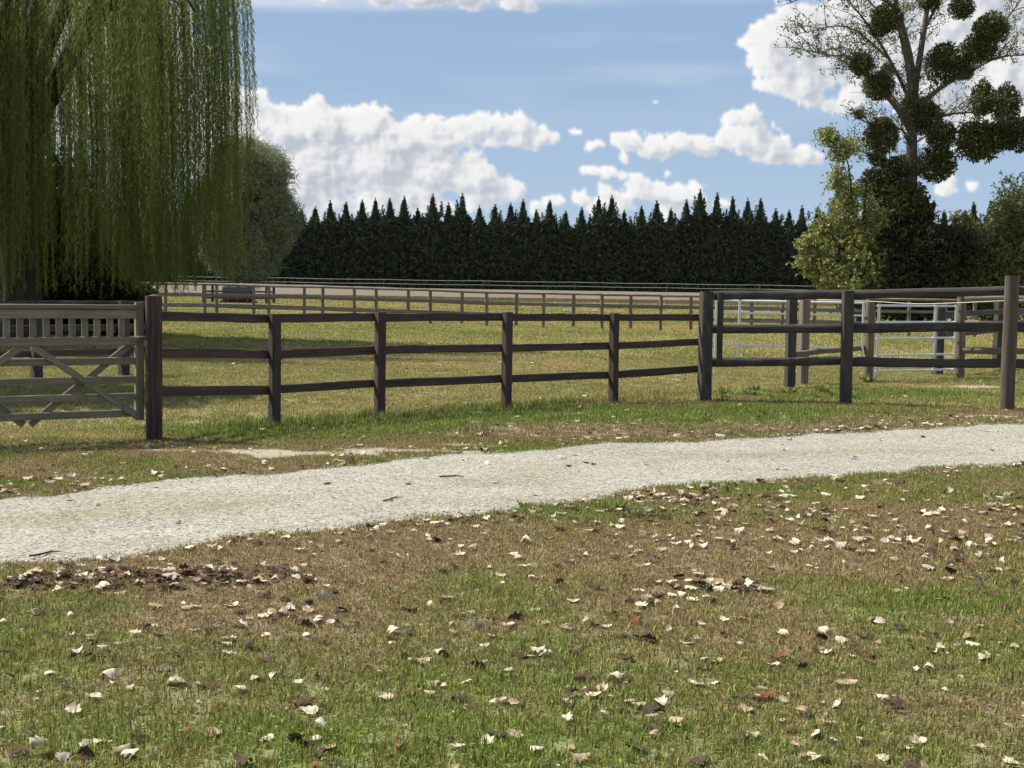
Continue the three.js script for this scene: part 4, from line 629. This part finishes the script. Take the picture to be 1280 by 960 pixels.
// ---------------------------------------------------------------- grass
function tuft(seed, n, R, hMin, hMax, wid, lying) {          // n blades in a patch of radius R
  const r = rng(seed), P = [], C = [];
  for (let i = 0; i < n; i++) {
    const tone = 0.42 + 1.0 * Math.pow(r(), 1.2) + (r() < 0.12 ? 0.7 : 0), warm = 0.85 + 0.4 * r(); for (let c = 0; c < 9; c++) C.push(tone * warm, tone, tone * (1.25 - 0.5 * warm) * 0.95);
    const a = r() * 6.283, q = Math.sqrt(r()) * R, x = Math.cos(a) * q, z = Math.sin(a) * q, h = mix(hMin, hMax, r() * r()), b = r() * 6.283, flat = r() < lying, lean = flat ? 1.6 + 2 * r() : 0.15 + 0.7 * r(), w = wid * (0.6 + 0.7 * r()), c = b + 1.57 + (r() - 0.5);
    const hy = flat ? h * 0.35 : h, sx = Math.cos(c) * w / 2, sz = Math.sin(c) * w / 2, m1 = [x + Math.cos(b) * h * lean * 0.3, hy * 0.6 + (flat ? 0.004 : 0), z + Math.sin(b) * h * lean * 0.3], t = [x + Math.cos(b) * h * lean, hy * (flat ? 0.75 : 1), z + Math.sin(b) * h * lean];
    P.push(x - sx, -0.01, z - sz, x + sx, -0.01, z + sz, m1[0] + sx * 0.8, m1[1], m1[2] + sz * 0.8, x - sx, -0.01, z - sz, m1[0] + sx * 0.8, m1[1], m1[2] + sz * 0.8, m1[0] - sx * 0.8, m1[1], m1[2] - sz * 0.8, m1[0] - sx * 0.8, m1[1], m1[2] - sz * 0.8, m1[0] + sx * 0.8, m1[1], m1[2] + sz * 0.8, ...t);
  }
  const g = soup(P); g.setAttribute('color', new THREE.Float32BufferAttribute(C, 3)); return g;
}
function sow(name, label, d0, d1, perM2, tufts, seed, margin, colVar, tall = () => 1) {
  const r = rng(seed), items = tufts.map(() => []), half = (D) => D * 0.375 + margin;
  const area = (d0 + d1) * 0.375 * (d1 - d0) + 2 * margin * (d1 - d0), n = Math.round(area * perM2), hw = half(d1);
  for (let i = 0; i < n; i++) {
    let D; do { D = mix(d0, d1, r()); } while (r() * hw > half(D));
    const x = (r() * 2 - 1) * half(D), z = -D, it = inTrack(x, z); if (it > -0.03 + 0.12 * r() && !(it < 0.12 && r() < 0.12)) continue;
    const s = sandiness(x, z); if (s > 0.25 + 0.7 * r()) continue;
    let g = greenness(x, z); if (it > -0.3) g = clamp(g + 0.25 * (1 + it / 0.3) * (vn(x * 1.3, z * 1.3 + 5) > 0.5 ? 1 : -0.3));
    const c0 = grassColor(x, z, clamp(g + (r() - 0.5) * colVar)), k = 0.78 + 0.5 * r();
    items[Math.floor(r() * tufts.length)].push([x, z, (0.75 + 0.5 * r()) * (0.75 + 0.55 * g) * tall(x, z, g), r() * 6.283, [c0[0] * k, c0[1] * k, c0[2] * k], 0.85 + 0.3 * r()]);
  }
  const G = new THREE.Group(); G.name = name; scene.add(G); tag(G, label, 'grass', null, 'stuff');
  items.forEach((list, k) => { const im = shadowed(new THREE.InstancedMesh(tufts[k], M.blade, list.length)); im.name = 'grass_tufts'; im.userData.kind = 'stuff'; list.forEach(([x, z, h, a, c, w], i) => { Qx.setFromAxisAngle(UPV, a); Mx.compose(Px.set(x, groundH(x, z), z), Qx, Sx.set(w, h, w)); im.setMatrixAt(i, Mx); im.setColorAt(i, Cx.setRGB(...c)); }); G.add(im); });
  console.log(name, items.map((l) => l.length).join(' '));
}
sow('lawn_grass', 'short dry lawn grass in front of the gravel track', 4.0, 15.2, 620, [1, 2, 3, 4].map((s) => tuft(s, 28, 0.058, 0.010, 0.048, 0.0046, 0.4)), 1001, 0.9, 0.5);
const byFence = (x, z) => { const d = Math.abs((x + 2.7) * 0.716 + (z + 16.1) * 0.698); return 1 + (d < 0.3 && x > -3.2 && x < 2.4 ? 0.7 : 0); };
sow('verge_grass', 'grass of the verge and the near paddock round the fences', 14.6, 33, 150, [5, 6, 7, 8].map((s) => tuft(s, 26, 0.105, 0.015, 0.075, 0.0075, 0.35)), 1002, 1.2, 0.45, byFence);
sow('paddock_grass', 'yellow green dry grass of the wide paddock', 32, 72, 26, [9, 10, 11].map((s) => tuft(s, 30, 0.24, 0.02, 0.10, 0.016, 0.35)), 1003, 2, 0.4);
sow('distant_grass', 'pale dry grass beyond the far fences', 70, 125, 5, [12, 13, 14].map((s) => tuft(s, 34, 0.55, 0.03, 0.11, 0.04, 0.3)), 1004, 3, 0.3);

{ // gravel stones lying loose on the track
  const r = rng(2020), g = new THREE.IcosahedronGeometry(1, 0), p = g.attributes.position; for (let i = 0; i < p.count; i++) { const k = 0.75 + 0.5 * vn(p.getX(i) * 3 + 9, p.getY(i) * 3 + p.getZ(i) * 2 + 9); p.setXYZ(i, p.getX(i) * k, p.getY(i) * k * 0.65, p.getZ(i) * k); } g.computeVertexNormals();
  const list = []; for (let i = 0; i < 52000; i++) { const x = mix(-5.2, 8.4, r()), z = mix(-19.2, -6.8, r()), it = inTrack(x, z); if (it < -0.12 || Math.abs(x) > -z * 0.375 + 0.8) continue; if (it < 0.1 && r() < 0.4) continue; list.push([x, z, 0.004 + 0.009 * r() * r(), 0.12 + 0.5 * r()]); }
  const im = shadowed(new THREE.InstancedMesh(g, new THREE.MeshStandardMaterial({ roughness: 0.9 }), list.length)); im.name = 'gravel_stones'; tag(im, 'loose pale stones scattered over the gravel track', 'gravel', null, 'stuff');
  list.forEach(([x, z, s, c], i) => { Qx.setFromAxisAngle(UPV, i * 1.3); Mx.compose(Px.set(x, rawH(x, z) + 0.010, z), Qx, Sx.set(s, s, s)); im.setMatrixAt(i, Mx); im.setColorAt(i, Cx.setRGB(c, c * 0.95, c * 0.86)); }); scene.add(im);
}

// ---------------------------------------------------------------- fallen leaves
function leafGeo(seed) {                                     // a dry, curled leaf about 1 long with a stalk
  const r = rng(seed), nu = 6, nv = 4, P = [], I = [], C = [], c1 = (0.2 + 1.2 * r()) * (r() < 0.7 ? 1 : -0.6), c2 = (0.2 + 1.3 * r()) * (r() < 0.5 ? 1 : -1), tw = (r() - 0.5) * 1.3, lobe = 0.14 + 0.16 * r();
  for (let i = 0; i <= nu; i++) { const u = i / nu; for (let k = 0; k <= nv; k++) { const v = k / nv * 2 - 1; const w = (0.46 * Math.pow(Math.sin(Math.PI * Math.min(0.985, 0.06 + u * 0.94)), 0.65) * (1 - 0.3 * u)) * (1 + (Math.abs(v) > 0.9 ? lobe * (i % 2 ? 1 : -0.8) + (r() - 0.5) * 0.2 : 0)); const x = u - 0.5, z = v * w; const yy = c1 * x * x * 0.55 + c2 * z * z * 1.15 + tw * x * z + (r() - 0.5) * 0.06; P.push(x, yy, z); const m = 0.62 + 0.55 * vn(x * 7 + seed, z * 9 + 3) - (Math.abs(v) < 0.1 ? 0.12 : 0); C.push(m, m * (0.9 + 0.1 * m), m * (0.82 + 0.18 * m)); } }
  for (let i = 0; i < nu; i++) for (let k = 0; k < nv; k++) { const a = i * (nv + 1) + k, b = a + nv + 1; I.push(a, a + 1, b, b, a + 1, b + 1); }
  const o = P.length / 3, y0 = P[(2) * 3 + 1]; P.push(-0.49, y0, -0.014, -0.49, y0, 0.014, -0.85, y0 + 0.12 * r(), 0.1 * (r() - 0.5)); I.push(o, o + 1, o + 2); for (let q = 0; q < 3; q++) C.push(0.7, 0.62, 0.5);
  const g = new THREE.BufferGeometry(); g.setAttribute('position', new THREE.Float32BufferAttribute(P, 3)); g.setAttribute('color', new THREE.Float32BufferAttribute(C, 3)); g.setIndex(I); g.computeVertexNormals(); g.computeBoundingBox(); g.translate(0, -g.boundingBox.min.y, 0); return g;
}
{
  const geos = Array.from({ length: 10 }, (_, i) => leafGeo(3000 + i));
  const kinds = [['pale cream', [0.60, 0.52, 0.40], 'pale fallen leaves'], ['light tan', [0.40, 0.31, 0.21], 'tan fallen leaves'], ['dark brown', [0.085, 0.052, 0.034], 'brown fallen leaves'], ['rusty red brown', [0.20, 0.085, 0.04], 'rusty fallen leaves']];
  const mats = kinds.map(([, c]) => new THREE.MeshPhysicalMaterial({ color: new THREE.Color().setRGB(...c), roughness: 0.8, specularIntensity: 0.2, transmission: 0.12, thickness: 0, vertexColors: true, side: THREE.DoubleSide }));
  const r = rng(31415), kind = () => { const q = r(); return q < 0.46 ? 0 : q < 0.68 ? 1 : q < 0.97 ? 2 : 3; };
  const clump = (x, z) => sstep(0.42, 0.72, fbm(x * 1.1 + 20, z * 1.1 + 7, 3));
  const spots = [];
  const tryAt = (x, z, onTrack) => { const it = inTrack(x, z); if (it > -0.02 && !onTrack) return; spots.push([x, z]); };
  for (let i = 0; i < 9000 && spots.length < 860; i++) { const D = Math.sqrt(mix(4.6 ** 2, 11.5 ** 2, r())), x = (r() * 2 - 1) * (D * 0.37 + 0.35); if (r() < 0.22 + 0.8 * clump(x, -D)) tryAt(x, -D); }
  for (let i = 0; i < 130; i++) { const D = mix(4.7, 6.8, r()), x = (r() * 2 - 1) * (D * 0.37 + 0.2); tryAt(x, -D); }
  for (let i = 0; i < 260; i++) { const x = -2.7 + 1.9 * r() * (0.4 + 0.6 * r()), z = -7.55 + (x + 2.7) * -0.15 + (r() + r() - 1) * 0.30; tryAt(x, z); }         // a drift beside the track
  for (let i = 0; i < 90; i++) { const x = 1.15 + (r() - 0.5) * 0.5, z = -7.75 + (r() - 0.5) * 0.3; if (r() < 0.5) tryAt(x, z); }
  for (let i = 0; i < 170; i++) { const x = mix(-2.5, 5.5, r()); tryAt(x, lineAt(TRL, x) + 0.05 + 0.9 * r() * r()); }
  for (let i = 0; i < 330; i++) { const x = mix(-5, 7.5, r()); tryAt(x, lineAt(TRU, x) - 0.03 - 1.1 * r() * r()); }
  for (let i = 0; i < 180; i++) { const x = mix(-5.4, 8.5, r()), z = lineAt(TRU, x) - 0.6 - 3.6 * r(); tryAt(x, z); }
  for (let i = 0; i < 140; i++) { const x = mix(-6, 10, r()), z = mix(-19, -33, r()); if (Math.abs(x) < -z * 0.38) tryAt(x, z); }
  for (let i = 0; i < 42; i++) { const x = mix(-4, 7, r()), z = mix(lineAt(TRL, x), lineAt(TRU, x), r()); tryAt(x, z, true); }
  const seen = (s) => Math.abs(s[0]) < -s[1] * 0.362 && s[1] < -4.75;
  spots.sort((a, b) => (seen(b) - seen(a)) || (b[1] - a[1]));
  const rest = geos.map(() => []);
  spots.forEach(([x, z], i) => {
    let k = kind(); if (z > -8.1 && z < -7.1 && x < -0.7 && r() < 0.45) k = 2; const g = Math.floor(r() * geos.length), s = (0.038 + 0.042 * r()) * (z > -9.5 ? 1 : 1.1), on = inTrack(x, z) > 0, tilt = (r() - 0.5) * (r() < 0.3 ? 2.3 : 0.5), ang = r() * 6.283, y = on ? rawH(x, z) + 0.014 : groundH(x, z) + 0.009 + 0.012 * r();
    if (i < 300) {
      const m = shadowed(new THREE.Mesh(geos[g], mats[k])); m.name = numbered('fallen_leaf'); m.position.set(x, y, z); m.rotation.set(tilt, ang, (r() - 0.5) * 0.4, 'YXZ'); m.scale.setScalar(s); scene.add(m);
      tag(m, kinds[k][0] + ' curled fallen leaf lying on the lawn grass', 'leaf', kinds[k][2]);
    } else rest[g].push([x, y, z, tilt, ang, s, kinds[k][1], 0.75 + 0.4 * r()]);
  });
  for (let i = 0; i < 5200; i++) { const D = Math.sqrt(mix(4.4 ** 2, 19 ** 2, r())), x = (r() * 2 - 1) * (D * 0.37 + 0.4), z = -D, it = inTrack(x, z); if (it > 0.02 && r() < 0.95) continue; if (r() > 0.3 + 0.8 * clump(x + 9, z)) continue; const k = kind(); rest[Math.floor(r() * 10)].push([x, (it > 0 ? rawH(x, z) + 0.013 : groundH(x, z) + 0.006 + 0.012 * r()), z, (r() - 0.5) * 0.9, r() * 6.283, 0.011 + 0.02 * r() * r() + 0.0006 * D, kinds[k][1], 0.6 + 0.5 * r()]); }
  const G = new THREE.Group(); G.name = 'leaf_litter'; scene.add(G); tag(G, 'many small dry leaves littering the verge and the track edges', 'leaves', null, 'stuff');
  const white = new THREE.MeshPhysicalMaterial({ roughness: 0.8, specularIntensity: 0.2, transmission: 0.12, thickness: 0, vertexColors: true, side: THREE.DoubleSide }), E = new THREE.Euler();
  rest.forEach((l, k) => { if (!l.length) return; const im = shadowed(new THREE.InstancedMesh(geos[k], white, l.length)); im.name = 'leaves'; im.userData.kind = 'stuff'; l.forEach(([x, y, z, t, a, s, c, w], i) => { Qx.setFromEuler(E.set(t, a, 0.1, 'YXZ')); Mx.compose(Px.set(x, y, z), Qx, Sx.setScalar(s)); im.setMatrixAt(i, Mx); im.setColorAt(i, Cx.setRGB(c[0] * w, c[1] * w, c[2] * w)); }); G.add(im); });
  console.log('leaves', spots.length);
}

// ---------------------------------------------------------------- weeds and twigs
{
  const r = rng(808), rosette = [0, 1].map((v) => { const q = rng(850 + v), P = []; for (let i = 0; i < 30; i++) { const a = i * 2.4 + q(), e = 0.15 + 1.1 * q(), d = V(Math.cos(a), e, Math.sin(a)).normalize(), s = V(-Math.sin(a), 0, Math.cos(a)), L = 0.45 + 0.45 * q(); leafTo(P, V((q() - 0.5) * 0.5, 0.01 + 0.25 * q() * q(), (q() - 0.5) * 0.5), d, s, L, 0.2, 0.25); } return soup(P); });
  const m = leafMat(0.15, 0.19, 0.045, 0.4, 0.7);
  [[0.80, -10.22, 0.17, 'broad leaved weed rosette at the near edge of the track'], [0.12, -10.42, 0.12, 'small leafy weed by the near track edge'], [3.3, -21.9, 0.2, 'leafy weed in the long grass under the corral fence'], [3.9, -22.6, 0.22, 'leafy weed in the long grass under the corral fence'], [4.9, -22.2, 0.2, 'leafy weed in the long grass under the corral fence'], ...Array.from({ length: 16 }, () => [3.0 + 2.6 * r(), -20.95 - 1.5 * r(), 0.1 + 0.1 * r(), 'leafy weed in the long grass under the corral fence']), [3.05, -20.35, 0.16, 'leafy weed at the foot of the corral corner post'], [6.3, -25.1, 0.25, 'leafy weed at the foot of the pale brown gate post'], [8.9, -25.4, 0.25, 'leafy weed beside the sandy patch in the corral']].forEach(([x, z, s, l], i) => { const w = thing('weed', l, 'weed', [x, groundH(x, z), z], r() * 6, l.includes('long grass') ? 'weeds under the corral fence' : null); part('leaves', rosette[i % 2], m, w); part('crown', new THREE.CylinderGeometry(0.03, 0.05, 0.08, 7), m, w); w.scale.setScalar(s); });
  // a dry brown stalk tuft at the verge
  const P = []; for (let i = 0; i < 46; i++) { const a = r() * 6.28, q = 0.2 * Math.sqrt(r()), d = V((r() - 0.5) * 0.7, 1, (r() - 0.5) * 0.7).normalize(); leafTo(P, V(Math.cos(a) * q, -0.01, Math.sin(a) * q * 0.6), d, V().crossVectors(d, dirIn(r)).normalize(), 0.07 + 0.11 * r(), 0.008, 0.1); }
  const tu = thing('dry_weed', 'brown dead weed stalks standing on the verge', 'weed', [-0.3, groundH(-0.3, -15.2), -15.2]); part('stalks', soup(P), leafMat(0.12, 0.07, 0.045, 0.1), tu);
  const tm = M.barkDark;
  [[-2.75, -8.30, 0.2, 0.9, 'crooked dead twig with leaves at the left end of the track'], [-0.9, -10.6, 0.22, 1.1, 'short straight twig lying in the middle of the track'], [-0.5, -11.9, 0.2, 0.2, 'thin twig lying toward the fence side of the track']].forEach(([x, z, L, a, l], i) => { const t = thing('fallen_twig', l, 'twig', [x, (inTrack(x, z) > 0 ? rawH(x, z) + 0.018 : groundH(x, z) + 0.02), z], a); part('stem', limb([[-L / 2, 0, 0, 0.006], [-L / 6, 0.006, 0.02, 0.006], [L / 5, 0.002, -0.015, 0.005], [L / 2, 0.004, 0.02, 0.003]], 6, i), tm, t); part('side_shoot', limb([[0, 0.004, 0, 0.004], [L * 0.2, 0.02, L * 0.14, 0.002]], 5, i + 3), tm, t); });
}
renderer.render(scene, camera);
